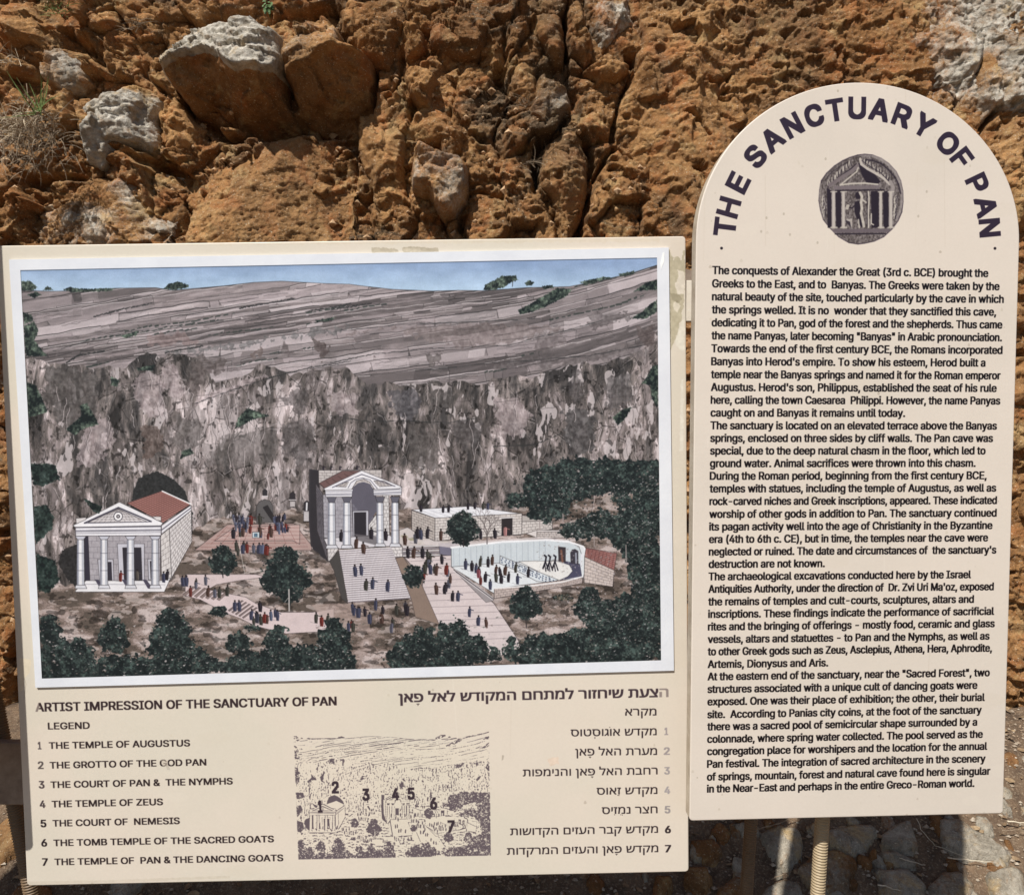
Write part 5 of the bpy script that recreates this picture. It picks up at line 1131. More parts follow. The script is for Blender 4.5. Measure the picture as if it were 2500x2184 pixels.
HOLLOWS = [(R1, [(960, 520), (1200, 520), (1540, 520), (1760, 520), (2040, 400), (2060, 560), (1975, 735), (1640, 690), (1300, 715), (1180, 720), (1100, 660), (980, 580)], .13, .05), (R1, [(240, 60), (400, 130), (480, 190), (500, 330), (460, 300), (330, 220), (240, 190)], .10, .04),
 (R1, [(1040, -40), (1230, -40), (1230, 60), (1040, 80)], .09, .04), (R1, [(610, 800), (820, 800), (990, 850), (960, 900), (720, 870)], .08, .02), (R2, [(0, 440), (150, 470), (170, 600), (150, 740), (0, 740)], .12, .04), (R2, [(1690, 180), (1760, 190), (1750, 280), (1690, 280)], .16, .02),
 (R2, [(1180, 560), (1340, 380), (1420, 420), (1440, 560), (1340, 560)], .07, .03), (R2, [(640, 300), (900, 320), (960, 260), (1010, 60), (1000, 480), (960, 420)], .06, .03), (R3, [(720, 250), (770, 235), (825, 260), (810, 300), (740, 295)], .06, .015), (R3, [(330, 370), (400, 350), (490, 300), (470, 360), (400, 410), (340, 395)], .06, .015),
 (R3, [(1640, 430), (1680, 320), (1730, 330), (1700, 400), (1650, 450)], .06, .015), (R3, [(1920, 80), (2051, 130), (2030, 190), (1950, 170)], .07, .02), (R3, [(240, 880), (330, 890), (320, 960), (260, 920)], .05, .012)]
CRACKS = [(R2, [(1165, 700), (1175, 850), (1150, 1010)], .10, .012), (R2, [(1240, 1080), (1285, 1220), (1310, 1400)], .10, .010), (R2, [(1470, 1000), (1445, 1150), (1400, 1330), (1390, 1420)], .13, .018), (R2, [(1430, 700), (1480, 850), (1480, 960)], .08, .012), (R2, [(1605, 750), (1520, 900), (1460, 1080)], .08, .010),
 (R2, [(1300, 90), (1335, 180), (1310, 260)], .06, .008), (R2, [(930, 30), (960, 80), (1000, 220), (980, 420)], .04, .008), (R2, [(745, 1140), (745, 1400)], .07, .010), (R2, [(440, 90), (400, 200), (350, 370), (300, 470)], .045, .008), (R2, [(430, 480), (450, 600)], .06, .010), (R2, [(1060, 760), (1140, 690), (1260, 690), (1340, 590)], .08, .008),
 (R1, [(150, 1180), (160, 1420)], .07, .010), (R1, [(0, 950), (190, 930), (350, 930)], .07, .012), (R1, [(890, 420), (960, 540), (1090, 690)], .06, .008), (R1, [(1595, 560), (1580, 680)], .05, .006), (R1, [(970, 930), (990, 1060), (1040, 1140)], .05, .006), (R3, [(200, 590), (290, 650), (330, 720)], .05, .006), (R3, [(2051, 430), (1950, 600), (1860, 770)], .08, .010), (R3, [(1760, 560), (1830, 330)], .05, .006), (R2, [(1740, 270), (1640, 500), (1600, 700)], .06, .008)]
HOLLOWS = [(toXZ(f(p)), d, r) for f, p, d, r in HOLLOWS]; CRACKS = [(toXZ(f(p)), d, r) for f, p, d, r in CRACKS]
def cut(X, Z):
    """hollows under ledges and deep joints between the rocks"""
    wx = X + .05 * (fbm(X * 12, Z * 12, 3, 341) - .5); wz = Z + .05 * (fbm(X * 12, Z * 12, 3, 343) - .5); c = np.zeros(X.shape, np.float32)
    for P, d, r in HOLLOWS: c = np.maximum(c, d * sstep(-.2 * r, r, poly_sdf(wx, wz, P)))
    for P, d, r in CRACKS: c = np.maximum(c, d * sstep(r * 1.6, r * .3, seg_d(wx, wz, P)))
    return c
def lowbase(X, Z):
    """slow relief of the face, towards the camera"""
    d = .10 * (fbm(X * .9 + 3, Z * .9, 3, 301) - .5)
    d += -.05 * sstep(1.8, 3.1, Z)                          # leans back a little
    d += .44 * np.clip(.45 - Z, 0, 1) ** 1.4                # foot slopes out
    d += .05 * sstep(.45, .75, X) * sstep(3.6, 2.2, Z)      # the big right-hand mass stands forward
    return d
def pits(X, Z, seed, k, thr, deep, dens=.5):
    """irregular dissolution hollows, in patches"""
    wx = X * k + 1.1 * (fbm(X * k * .9, Z * k * .9, 3, seed + 1, .6) - .5); wz = Z * k * 1.2 + 1.1 * (fbm(X * k * .9 + 7, Z * k * .9, 3, seed + 2, .6) - .5)
    f1, _, cid, _, _ = voro(wx, wz, seed % 50); r = .12 + .38 * TAB[(cid * 511).astype(int), 21]
    return deep * sstep(r, r * .25, f1) * (cid > thr) * sstep(dens - .06, dens + .1, fbm(X * 2.6, Z * 2.6, 3, seed + 3))
def flakes(X, Z, k, amp, seed):
    """small ledges: swelling downwards, then cut back underneath"""
    u = Z * k + 1.9 * k / 14 * fbm(X * 4.2, Z * 4.2, 5, seed, .62) * 2 + .35 * fbm(X * k * 1.3, Z * k, 3, seed + 2); f = u - np.floor(u)
    return amp * (1 - f) ** 1.6 * sstep(.40, .62, fbm(X * k * .30, Z * k * .55, 3, seed + 4))
def base_disp(X, Z):
    d = lowbase(X, Z)
    wx = X + .09 * (fbm(X * 5, Z * 5, 4, 311, .6) - .5); wz = Z + .09 * (fbm(X * 5 + 9, Z * 5, 4, 313, .6) - .5)
    left = 1 - sstep(.38, .62, X + .25 * (Z - 2.4))         # blocky rubble left and middle, smoother pitted mass right
    f1, f2, cid, ox, oy = voro(wx * 5.4, wz * 4.2, 3); c2 = TAB[(cid * 511).astype(int), 7]
    ed = sstep(0, .10, f2 - f1)
    d += left * (.035 * ed * (.3 + cid) + .17 * ((cid - .5) * ox + (c2 - .60) * oy)) + (1 - left) * (.006 * ed + .05 * ((cid - .5) * ox + (c2 - .5) * oy))
    f1, f2, cid, ox, oy = voro(wx * 13 + 4, wz * 12, 5); c2 = TAB[(cid * 511).astype(int), 9]
    d += (.25 + .75 * left) * (.016 * sstep(0, .12, f2 - f1) * cid + .040 * ((cid - .5) * ox + (c2 - .55) * oy))
    f1, f2, cid, ox, oy = voro(wx * 33, wz * 37, 8); c2 = TAB[(cid * 511).astype(int), 11]; d += .013 * ((cid - .5) * ox + (c2 - .5) * oy) + .003 * sstep(0, .15, f2 - f1)
    d += .018 * (ridged(wx * 5, wz * 6, 6, 321) - .5) + .012 * (ridged(X * 22, Z * 28, 4, 331) - .5) + .005 * (ridged(X * 75, Z * 85, 2, 335) - .5)
    d += .110 * (facets(wx * 4.5, wz * 5.5, 6, 371, .56) - .5) * (.55 + .45 * left)
    d += flakes(X, Z, 13, .022, 350) + flakes(X, Z, 38, .009, 360)
    d -= pits(X, Z, 12, 15, .6, .035, .52) + pits(X, Z, 14, 34, .5, .011, .46)
    return d - cut(X, Z)
# boulders: name parts, photo outline, stand-out, flatness (bevel radius), tilt x, tilt z (positive leans so that the top faces up), pale, warm
BO = [
 (R1, [(885, 300), (960, 180), (975, 120), (1050, 85), (1190, 60), (1330, 30), (1380, 30), (1420, 80), (1470, 110), (1530, 140), (1535, 300), (1540, 400), (1590, 560), (1580, 650), (1440, 660), (1350, 670), (1200, 600), (1010, 565), (960, 540), (890, 400)], .27, .030, .0, -.25, .95, .6, 'jutting boulder, pale grey above and brown underneath'),
 (R1, [(1535, 140), (1600, 110), (1680, 60), (1740, -20), (1790, -20), (1850, 90), (1900, 230), (2040, 260), (2060, 500), (1980, 620), (1800, 640), (1640, 620), (1590, 560), (1545, 400)], .25, .030, .05, -.3, .42, .7, 'jutting tan boulder with shaded underside'),
 (R1, [(975, 900), (1090, 740), (1260, 720), (1480, 740), (1640, 690), (1760, 740), (1900, 745), (1960, 800), (1930, 900), (2010, 1000), (1960, 1120), (1990, 1420), (1000, 1420), (1040, 1140), (985, 1030)], .135, .03, .02, -.10, .0, .72, 'broad flat ochre face'),
 (R1, [(350, 590), (420, 510), (540, 470), (680, 400), (820, 400), (830, 450), (800, 600), (810, 760), (760, 790), (620, 780), (600, 850), (540, 900), (470, 880), (430, 780), (440, 690), (480, 620)], .19, .04, -.05, -.22, .86, .6, 'grey green boulder'),
 (R1, [(820, 600), (860, 440), (920, 470), (1000, 580), (1100, 690), (1080, 760), (1010, 830), (900, 820), (830, 790)], .16, .04, .15, -.15, .12, .85, None),
 (R1, [(160, 970), (370, 930), (480, 880), (750, 880), (850, 900), (960, 930), (980, 1050), (900, 1130), (960, 1200), (900, 1420), (200, 1420), (170, 1250), (160, 1180), (200, 1100)], .15, .05, .0, -.25, .48, .75, 'broad yellowish boulder'),
 (R1, [(-80, 960), (150, 970), (190, 1100), (150, 1180), (160, 1420), (-80, 1420)], .11, .04, -.1, -.1, .15, .4, None),
 (R1, [(215, 390), (260, 230), (340, 240), (430, 320), (455, 380), (480, 430), (400, 470), (300, 470), (220, 440)], .17, .03, -.25, -.2, .42, .8, 'pointed orange and grey rock'),
 (R1, [(-80, -60), (100, -60), (200, 60), (230, 200), (210, 270), (120, 240), (-80, 250)], .19, .05, 0, -.1, .25, .65, None),
 (R1, [(-60, 310), (150, 310), (200, 360), (190, 400), (-60, 410)], .15, .02, 0, -.3, .2, .6, None),
 (R1, [(400, 50), (540, 0), (620, 30), (640, 120), (560, 150), (480, 140), (400, 120)], .14, .03, 0, -.3, .1, .75, None),
 (R1, [(510, 200), (700, 150), (830, 120), (850, 280), (770, 380), (600, 380), (520, 300)], .09, .03, 0, .1, .0, .35, None),
 (R1, [(230, 500), (400, 490), (340, 600), (300, 640), (240, 620)], .10, .02, 0, -.1, .05, .9, None),
 (R1, [(-60, 430), (200, 440), (230, 560), (180, 640), (-60, 640)], .09, .03, 0, -.2, .1, .6, None),
 (R1, [(640, 20), (760, -30), (1000, -30), (1010, 70), (900, 90), (820, 110), (690, 130)], .12, .03, 0, -.1, .05, .5, None),
 (R1, [(1190, 665), (1330, 670), (1300, 710), (1230, 740), (1190, 710)], .17, .015, 0, -.2, .1, .6, None),
 (R1, [(1900, -60), (2060, -60), (2060, 180), (1990, 190), (1890, 130)], .14, .03, 0, -.2, .1, .55, None),
 (R2, [(0, -60), (370, -60), (420, 100), (380, 260), (340, 350), (200, 330), (90, 210), (40, 100)], .18, .04, 0, .0, .12, .45, None),
 (R2, [(400, 100), (450, 110), (530, 170), (560, 260), (520, 310), (430, 320), (385, 250)], .13, .03, 0, .1, .05, .5, None),
 (R2, [(540, 30), (760, -20), (900, 60), (890, 200), (820, 300), (740, 320), (560, 230)], .16, .04, 0, .15, .0, .12, 'dark rubbly boulder'),
 (R2, [(160, 590), (230, 545), (420, 580), (450, 640), (430, 780), (400, 1000), (450, 1080), (400, 1200), (260, 1230), (220, 1100), (210, 960), (160, 800)], .17, .045, -.15, -.05, .22, .8, None),
 (R2, [(450, 640), (520, 540), (640, 590), (720, 660), (800, 740), (700, 800), (480, 780)], .13, .03, .1, -.1, .0, .6, None),
 (R2, [(470, 830), (520, 775), (620, 790), (760, 830), (800, 900), (800, 1000), (740, 1100), (690, 1160), (620, 1195), (570, 1140), (530, 1060), (450, 1020), (460, 900)], .25, .035, -.12, .06, .42, .95, 'prominent pale orange boulder'),
 (R2, [(420, 380), (470, 320), (560, 320), (620, 380), (600, 470), (580, 570), (520, 560), (440, 480)], .20, .03, 0, -.1, .3, .6, None),
 (R2, [(630, 370), (750, 330), (900, 330), (940, 430), (900, 560), (820, 600), (720, 560), (650, 450)], .13, .03, 0, .25, .05, .45, None),
 (R2, [(1010, 250), (1080, 240), (1170, 300), (1150, 400), (1200, 600), (1100, 720), (1050, 600), (1000, 480)], .13, .03, 0, 0, .1, .5, None),
 (R2, [(1145, 400), (1200, 340), (1240, 400), (1330, 470), (1350, 560), (1270, 670), (1190, 680), (1140, 620), (1160, 500)], .20, .03, 0, 0, .42, .75, 'olive tan knobbly boulder'),
 (R2, [(1120, 60), (1180, 20), (1300, 80), (1330, 220), (1340, 360), (1250, 300), (1160, 180)], .16, .03, .1, .1, .05, .45, None),
 (R2, [(1340, -60), (1420, -60), (1510, 200), (1500, 270), (1420, 340), (1350, 250), (1340, 100)], .17, .03, .2, 0, .1, .45, None),
 (R2, [(1420, -60), (1700, -60), (1720, 60), (1620, 130), (1530, 240), (1480, 120)], .15, .04, 0, .1, .48, .2, None),
 (R2, [(1430, 320), (1540, 240), (1700, 290), (1680, 340), (1600, 420), (1500, 420)], .19, .03, 0, -.1, .2, .6, None),
 (R2, [(1240, 760), (1340, 590), (1430, 640), (1480, 860), (1470, 1000), (1440, 1180), (1330, 1380), (1270, 1190), (1260, 1080), (1180, 1000), (1190, 880)], .18, .04, -.1, 0, .08, .68, None),
 (R2, [(1140, 1080), (1250, 1090), (1300, 1400), (1130, 1400)], .13, .03, 0, 0, .05, .6, None),
 (R2, [(1500, 420), (1660, 480), (1600, 680), (1580, 770), (1500, 840), (1430, 750), (1460, 600)], .09, .04, 0, .25, .0, .35, None),
 (R2, [(780, 1020), (1000, 980), (1130, 1050), (1130, 1420), (750, 1420)], .10, .04, 0, -.05, .05, .5, None),
 (R2, [(810, 760), (1000, 740), (1120, 900), (1140, 1040), (990, 970), (830, 1000)], .08, .04, 0, 0, .05, .35, None),
 (R2, [(1770, 60), (2300, -60), (2900, -60), (2900, 800), (2700, 1500), (1460, 1500), (1450, 1120), (1520, 950), (1600, 760), (1590, 700), (1650, 500), (1740, 270)], .10, .06, .03, -.02, .12, .55, 'great pitted brown mass'),
 (R3, [(1480, -60), (1900, -60), (1900, 180), (1830, 330), (1760, 560), (1620, 420), (1600, 300), (1440, 200)], .12, .05, .0, -.05, .46, .45, 'whitish grey rock'),
 (R3, [(1900, 60), (2160, -60), (2160, 620), (1960, 560), (1830, 740), (1840, 420)], .14, .04, .1, 0, .50, .55, None),
 (R3, [(1850, 780), (2160, 650), (2160, 1250), (2000, 1300), (1940, 900)], .16, .05, .1, 0, .35, .75, None),
]
LIPS = {0: [(860, 420), (940, 350), (1000, 310), (1060, 280), (1130, 260), (1200, 290), (1270, 350), (1330, 390), (1440, 385), (1560, 375)], 1: [(1500, 395), (1640, 385), (1720, 360), (1800, 340), (1880, 310), (2080, 240)]}
def rest_of_face():
    """boulders the boards hide or that lie outside the frame, so that the face goes on"""
    R = random.Random(77); out = []
    def ok(x, y): return not (0 < x < 2500 and y < 560)
    for _ in range(60):
        x, y = R.uniform(-300, 2800), R.uniform(640, 1900)
        if ok(x, y): 
            n_ = R.randint(7, 10); rx, ry = R.uniform(50, 140), R.uniform(50, 120)
            out.append((lambda p: p, [(x + rx * R.uniform(.75, 1.15) * math.cos(6.283 * k / n_), y + ry * R.uniform(.75, 1.15) * math.sin(6.283 * k / n_)) for k in range(n_)], R.uniform(.06, .17), .035, R.uniform(-.2, .2), R.uniform(-.3, .2), R.choice((0, .05, .1, .3, .5)), R.uniform(.3, .9), None))
    return out
def brown_zone(X, Z):       # soil-stained, lichen-dark rock above the middle of the face
    return sstep(.85, .15, np.hypot((X + .02) / .62, (Z - 2.85) / .75)) * sstep(.38, .60, fbm(X * 5, Z * 5, 4, 617, .6))
# the face itself: one dense sheet
def axis(a, b, step, lo, hi, g=1.25):
    x = list(np.arange(a, b + step / 2, step)); s = step; l_ = []; v = a
    while v > lo: s *= g; v -= s; l_.append(v)
    s = step; r_ = []; v = x[-1]
    while v < hi: s *= g; v += s; r_.append(v)
    return np.array(l_[::-1] + x + r_, np.float32)
ax, az = axis(-2.0, 2.05, .0055, -12, 12, 1.055), axis(-.1, 3.3, .0055, -.4, 6, 1.05)
XX, ZZ = np.meshgrid(ax, az)
D = base_disp(XX, ZZ)
pale = .10 + .12 * (fbm(XX * 2, ZZ * 2, 3, 401) - .5)
pale += .30 * sstep(1.35, 1.75, XX) * sstep(2.9, 2.2, XX) * sstep(2.1, 2.6, ZZ) + .16 * sstep(.9, 1.3, XX) * sstep(2.65, 2.9, ZZ)
pale += .30 * sstep(-1.2, -1.5, XX) * sstep(.9, .5, ZZ)
warm = .30 + .5 * (fbm(XX * 3, ZZ * 3, 3, 403) - .3)
Vw = np.stack([XX, WY - D, ZZ], -1).reshape(-1, 3)
# joints between the blocks are darker
f1, f2, _, _, _ = voro((XX + .06 * (fbm(XX * 5, ZZ * 5, 2, 311) - .5)) * 4.6, (ZZ + .06 * (fbm(XX * 5 + 9, ZZ * 5, 2, 313) - .5)) * 5.6, 3)
dark = .6 * sstep(.09, .0, f2 - f1) * (XX < .6) + .5 * sstep(.52, .68, fbm(XX * 3 + 2, ZZ * 2.2, 4, 613, .6))
dark = np.clip(dark + .8 * brown_zone(XX, ZZ), 0, 1)
wall = link('rock_face', mesh_np('rock_face', setout(Vw), grid_quads(len(az), len(ax)), dict(pale=pale.ravel(), warm=warm.ravel(), dark=dark.ravel())), M_ROCK, None, 'structure')

def sm_flat(lab): return 'flat' in (lab or '') or 'pitted' in (lab or '')
def boulder(fz, pts, hgt, rad, tx, tz, pl_, wm, lab, seed, step=.006, parent=wall, lip=None):
    P0 = np.array(toXZ(fz(pts))).mean(0); dep = WY - hgt * .8 - float(lowbase(np.array([P0[0]]), np.array([P0[1]]))[0]) + .02
    P = toXZ(fz(pts), dep); A = np.array(P); x0, z0 = A.min(0) - .03; x1, z1 = A.max(0) + .03
    gx, gz = np.arange(x0, x1, step, dtype=np.float32), np.arange(z0, z1, step, dtype=np.float32)
    if len(gx) < 4 or len(gz) < 4: return None
    X, Z = np.meshgrid(gx, gz); wn = .055 * (fbm(X * 11, Z * 11, 5, seed, .65) - .5)
    wx = X + .05 * (fbm(X * 7, Z * 7, 3, seed + 1) - .5); wz = Z + .05 * (fbm(X * 7, Z * 7, 3, seed + 2) - .5)
    s = poly_sdf(wx, wz, P) + wn * .6
    R = random.Random(seed); cx, cz = A.mean(0); sz = float(min(x1 - x0, z1 - z0))
    # chiselled planes
    fac = np.full(X.shape, 9., np.float32); r_ = sz * .5
    for k in range(9):
        a = R.uniform(0, 6.283); st = R.uniform(.25, .95); off = R.uniform(.25, .85) * r_
        fac = np.minimum(fac, (off - ((X - cx) * math.cos(a) + (Z - cz) * math.sin(a))) * st)
    fac = np.clip(fac, -.10, .045) - .045
    rise = np.clip(s / (rad * .7), 0, 1); rise = 1 - (1 - rise) ** 1.6
    hgt = hgt * (1 if hgt > .2 or sm_flat(lab) else .82)
    h = hgt * (.30 + .70 * rise) + fac * .8 * rise + tx * (X - cx) + tz * (Z - cz)
    sm = .42 if 'flat' in (lab or '') else 1.
    h += (.3 + .7 * sm) * (.070 if sm_flat(lab) else .100) * (facets(wx * 5.5, wz * 6.5, 6, seed % 200 + 5, .56) - .5) + sm * .014 * (ridged(wx * 6, wz * 7, 6, seed + 5) - .5) + sm * .010 * (ridged(X * 26, Z * 32, 4, seed + 6) - .5) + .004 * (ridged(X * 80, Z * 90, 2, seed + 7) - .5)
    v1, v2, cid, ox, oy = voro(wx * 10 + seed, wz * 10, seed % 50); c2 = TAB[(cid * 511).astype(int), 5]
    h += sm * rise * (.012 * (cid - .5) + .060 * ((cid - .5) * ox + (c2 - .5) * oy))
    w1, w2, ci2, px_, py_ = voro(wx * 27 + seed, wz * 27, seed % 47 + 1); h += sm * .013 * ((ci2 - .5) * px_ + (TAB[(ci2 * 511).astype(int), 15] - .5) * py_)
    big_ = 'pitted' in (lab or ''); h += sm * (flakes(X, Z, 9 if 'pitted' in (lab or '') else 12, .015, seed % 97) + flakes(X, Z, 36, .008, seed % 89 + 5)) + (1 - sm) * flakes(X, Z, 34, .006, 44)
    h -= pits(X, Z, seed % 300 + 20, 17, .6, .026 if big_ else .016, .54 if big_ else .56) + pits(X, Z, seed % 300 + 60, 38, .5, .009, .46)
    if big_:
        h -= pits(X, Z, 90, 7, .74, .08, .5) + cut(X, Z) * .9
        h += .085 * (ridged(wx * 1.9 + 4, wz * 1.4, 4, 77) - .5)
    else: h -= .25 * cut(X, Z)
    h += lowbase(X, Z) - .02
    if lip:
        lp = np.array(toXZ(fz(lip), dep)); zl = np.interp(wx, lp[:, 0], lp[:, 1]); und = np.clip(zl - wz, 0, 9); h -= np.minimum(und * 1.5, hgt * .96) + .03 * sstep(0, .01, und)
    ins = s > -step * 1.2
    Y = WY - np.where(s > 0, h, lowbase(X, Z) - .20)
    V = np.stack([X, Y, Z], -1).reshape(-1, 3); Q = grid_quads(len(gz), len(gx), ins)
    if len(Q) < 8: return None
    n_ = fbm(X * 6, Z * 6, 3, seed + 11)
    pa = np.clip(pl_ + .35 * (n_ - .5), 0, 1); wa = np.clip(wm + .5 * (fbm(X * 5, Z * 5, 3, seed + 13) - .5), 0, 1)
    if lab and 'grey green' in lab: pa = pa - .6 * sstep(.62, .95, (Z - z0) / (z1 - z0) + .15 * (X - cx) / (x1 - x0)); wa = wa + .4
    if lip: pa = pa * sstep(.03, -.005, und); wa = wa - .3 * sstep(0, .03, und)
    stain = sstep(.54, .68, fbm(X * 5 + .6 * Z, Z * 1.5, 4, 611, .6)) * (.75 if big_ else .25)
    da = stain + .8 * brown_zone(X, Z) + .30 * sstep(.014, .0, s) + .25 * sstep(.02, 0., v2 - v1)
    if lab and 'dark' in lab: da = da + .25
    at = dict(pale=pa.ravel(), warm=wa.ravel(), dark=np.clip(da, 0, 1).ravel())
    V, Q, at = compact(V, Q, at)
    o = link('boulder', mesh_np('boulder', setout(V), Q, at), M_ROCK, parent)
    if lab: o['label'] = lab
    return o
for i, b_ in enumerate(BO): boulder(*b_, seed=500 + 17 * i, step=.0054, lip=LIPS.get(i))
for i, b_ in enumerate(rest_of_face()): boulder(*b_, seed=2500 + 17 * i, step=.011)

# ------------------------------------------------------------------ ground
def g_bank(Y):       # flat path, then a stony bank up to the foot of the face
    return .34 * np.clip((Y - 2.36) / .50, 0, 1) + .05 * np.clip(Y - 2.86, 0, 2)
def g_height(X, Y):
    h = .030 * (fbm(X * 3, Y * 3, 4, 601) - .5) + .016 * (ridged(X * 16, Y * 16, 4, 603) - .5) + .006 * (fbm(X * 70, Y * 70, 2, 605) - .5)
    return h + g_bank(Y)
def ground_material():
    m, n, l, b = newmat('earth'); tc = N(n, 'ShaderNodeTexCoord'); co = tc.outputs['Object']
    a = noise_node(n, l, co, 9, 8, .68); f = noise_node(n, l, co, 120, 5, .65)
    c = mix(n, l, ramp(n, l, a, [(.36, (0, 0, 0)), (.66, (1, 1, 1))]), (.10, .064, .040), (.25, .165, .10)); c = mix(n, l, ramp(n, l, f, [(.52, (0, 0, 0)), (.68, (.8, .8, .8))]), c, (.40, .31, .21))
    l.new(c, b.inputs['Base Color']); b.inputs['Roughness'].default_value = .95
    p = bump(n, l, b, noise_node(n, l, co, 60, 8, .7), .8, .015); bump(n, l, b, f, .6, .004, p); return m
M_EARTH = ground_material()
gx, gy = axis(-2.0, 2.3, .009, -60, 60, 1.07), axis(2.2, 3.6, .009, -60, 60, 1.07)
XX, YY = np.meshgrid(gx, gy)
HG = np.where((YY > 0) & (YY < 5) & (np.abs(XX) < 13), g_height(XX, YY), .0)
link('ground', mesh_np('ground', np.stack([XX, YY, HG], -1).reshape(-1, 3), grid_quads(len(gy), len(gx))), M_EARTH, None, 'structure')
ground = bpy.data.objects['ground']
def gh(x, y): return float(g_height(np.array([x], np.float32), np.array([y], np.float32))[0])
def gpt(px, py, z=0.):
    lo_, hi_ = 1.2, 3.6
    for _ in range(22):
        d = (lo_ + hi_) / 2
        if EYE + (CY - py) / FPX * d > float(g_bank(np.float32(d))) + .02: lo_ = d
        else: hi_ = d
    return (px - CX) / FPX * d, d
R7 = fr(1600, 1900, 2.279)
STN = [([(570, 290), (650, 260), (790, 280), (825, 340), (820, 420), (740, 500), (690, 490), (620, 400)], .85, None), ([(970, 260), (1200, 250), (1245, 300), (1180, 380), (1100, 445), (980, 390), (900, 330)], .8, 'large grey stone'),
 ([(850, 260), (890, 240), (970, 250), (960, 300), (880, 320)], .8, None), ([(1250, 310), (1300, 260), (1420, 240), (1465, 370), (1450, 410), (1350, 410), (1260, 380)], .8, None), ([(1565, 220), (1700, 220), (1800, 290), (1990, 420), (1950, 460), (1820, 440), (1680, 430), (1600, 360)], .78, None),
 ([(1170, 400), (1220, 370), (1240, 450), (1190, 475)], .5, None), ([(770, 480), (860, 420), (960, 400), (1100, 440), (1130, 480), (1070, 610), (980, 640), (870, 600), (800, 540)], .42, 'brown stone'), ([(1230, 400), (1330, 400), (1450, 440), (1460, 480), (1360, 490), (1260, 450)], .7, None),
 ([(1210, 490), (1400, 500), (1510, 590), (1500, 680), (1280, 680), (1260, 570)], .7, None), ([(1510, 600), (1600, 520), (1700, 530), (1790, 600), (1760, 700), (1540, 700)], .6, None), ([(1830, 510), (1960, 480), (2051, 520), (2080, 700), (1900, 700), (1850, 580)], .9, 'pale stone'),
 ([(600, 590), (700, 560), (800, 580), (830, 700), (560, 700)], .75, None), ([(340, 600), (440, 540), (500, 560), (520, 640), (480, 700), (330, 700)], .5, None), ([(160, 500), (280, 490), (320, 560), (290, 640), (200, 640), (140, 570)], .5, None),
 ([(0, 540), (80, 530), (110, 600), (60, 680), (-40, 680)], .4, None), ([(400, 240), (560, 240), (580, 290), (480, 290)], .7, None), ([(200, 330), (330, 320), (390, 380), (340, 460), (230, 440)], .3, None)]
def stone(P, hgt, pl_, wm, seed, lab=None, step=.009):
    A = np.array(P); x0, y0 = A.min(0) - .02; x1, y1 = A.max(0) + .02
    gx, gy = np.arange(x0, x1, step, dtype=np.float32), np.arange(y0, y1, step, dtype=np.float32)
    X, Y = np.meshgrid(gx, gy); s = poly_sdf(X + .02 * (fbm(X * 14, Y * 14, 3, seed) - .5), Y + .02 * (fbm(X * 14, Y * 14, 3, seed + 1) - .5), P)
    rise = np.clip(s / .03, 0, 1); rise = np.sqrt(1 - (1 - rise) ** 2); R = random.Random(seed); cx, cy = A.mean(0)
    h = hgt * (.2 + .8 * rise) + .014 * (ridged(X * 12, Y * 12, 4, seed + 3) - .5) + R.uniform(-.08, .08) * (X - cx) + R.uniform(-.08, .08) * (Y - cy)
    Z = g_bank(Y) + np.where(s > 0, h, -.05); V = np.stack([X, Y, Z], -1).reshape(-1, 3); Q = grid_quads(len(gy), len(gx), s > -step * 1.2)
    if len(Q) < 6: return
    at = dict(pale=np.full(X.size, pl_), warm=np.full(X.size, wm), dark=np.full(X.size, max(0, .55 - pl_))); V, Q, at = compact(V, Q, at)
    o = link('stone', mesh_np('stone', V, Q, at), M_STONE, ground)
    if lab: o['label'] = lab
for i, (p, pl_, lab) in enumerate(STN):
    Pg = [gpt(*q_) for q_ in R7(p)]; stone(Pg, .035, max(.45, pl_ * .9), .05, 900 + 7 * i, lab)
R = random.Random(15)
for i in range(150):        # small stones packed between the large ones
    x, y = R.uniform(.2, 2.0), R.uniform(2.35, 2.95); r0 = R.uniform(.014, .036); n0 = R.randint(6, 8)
    stone([(x + r0 * R.uniform(.7, 1.2) * math.cos(6.283 * k / n0), y + r0 * R.uniform(.7, 1.2) * math.sin(6.283 * k / n0)) for k in range(n0)], R.uniform(.010, .024), R.choice((.35, .5, .6, .75)), R.uniform(.0, .2), 5000 + i, None, .006)
def rstone(x, y, r, seed, pl_):
    n_ = R.randint(6, 9); stone([(x + r * R.uniform(.7, 1.15) * math.cos(6.283 * k / n_), y + r * R.uniform(.7, 1.15) * math.sin(6.283 * k / n_)) for k in range(n_)], R.uniform(.015, .04), pl_, R.uniform(.2, .6), seed)
for i in range(46):
    x, y = R.uniform(-1.9, 2.2), R.uniform(2.0, 3.25)
    if .25 < x < 1.95 and 2.3 < y < 2.85: continue
    rstone(x, y, R.uniform(.04, .10), 3000 + i, R.choice((.2, .45, .6, .8)))
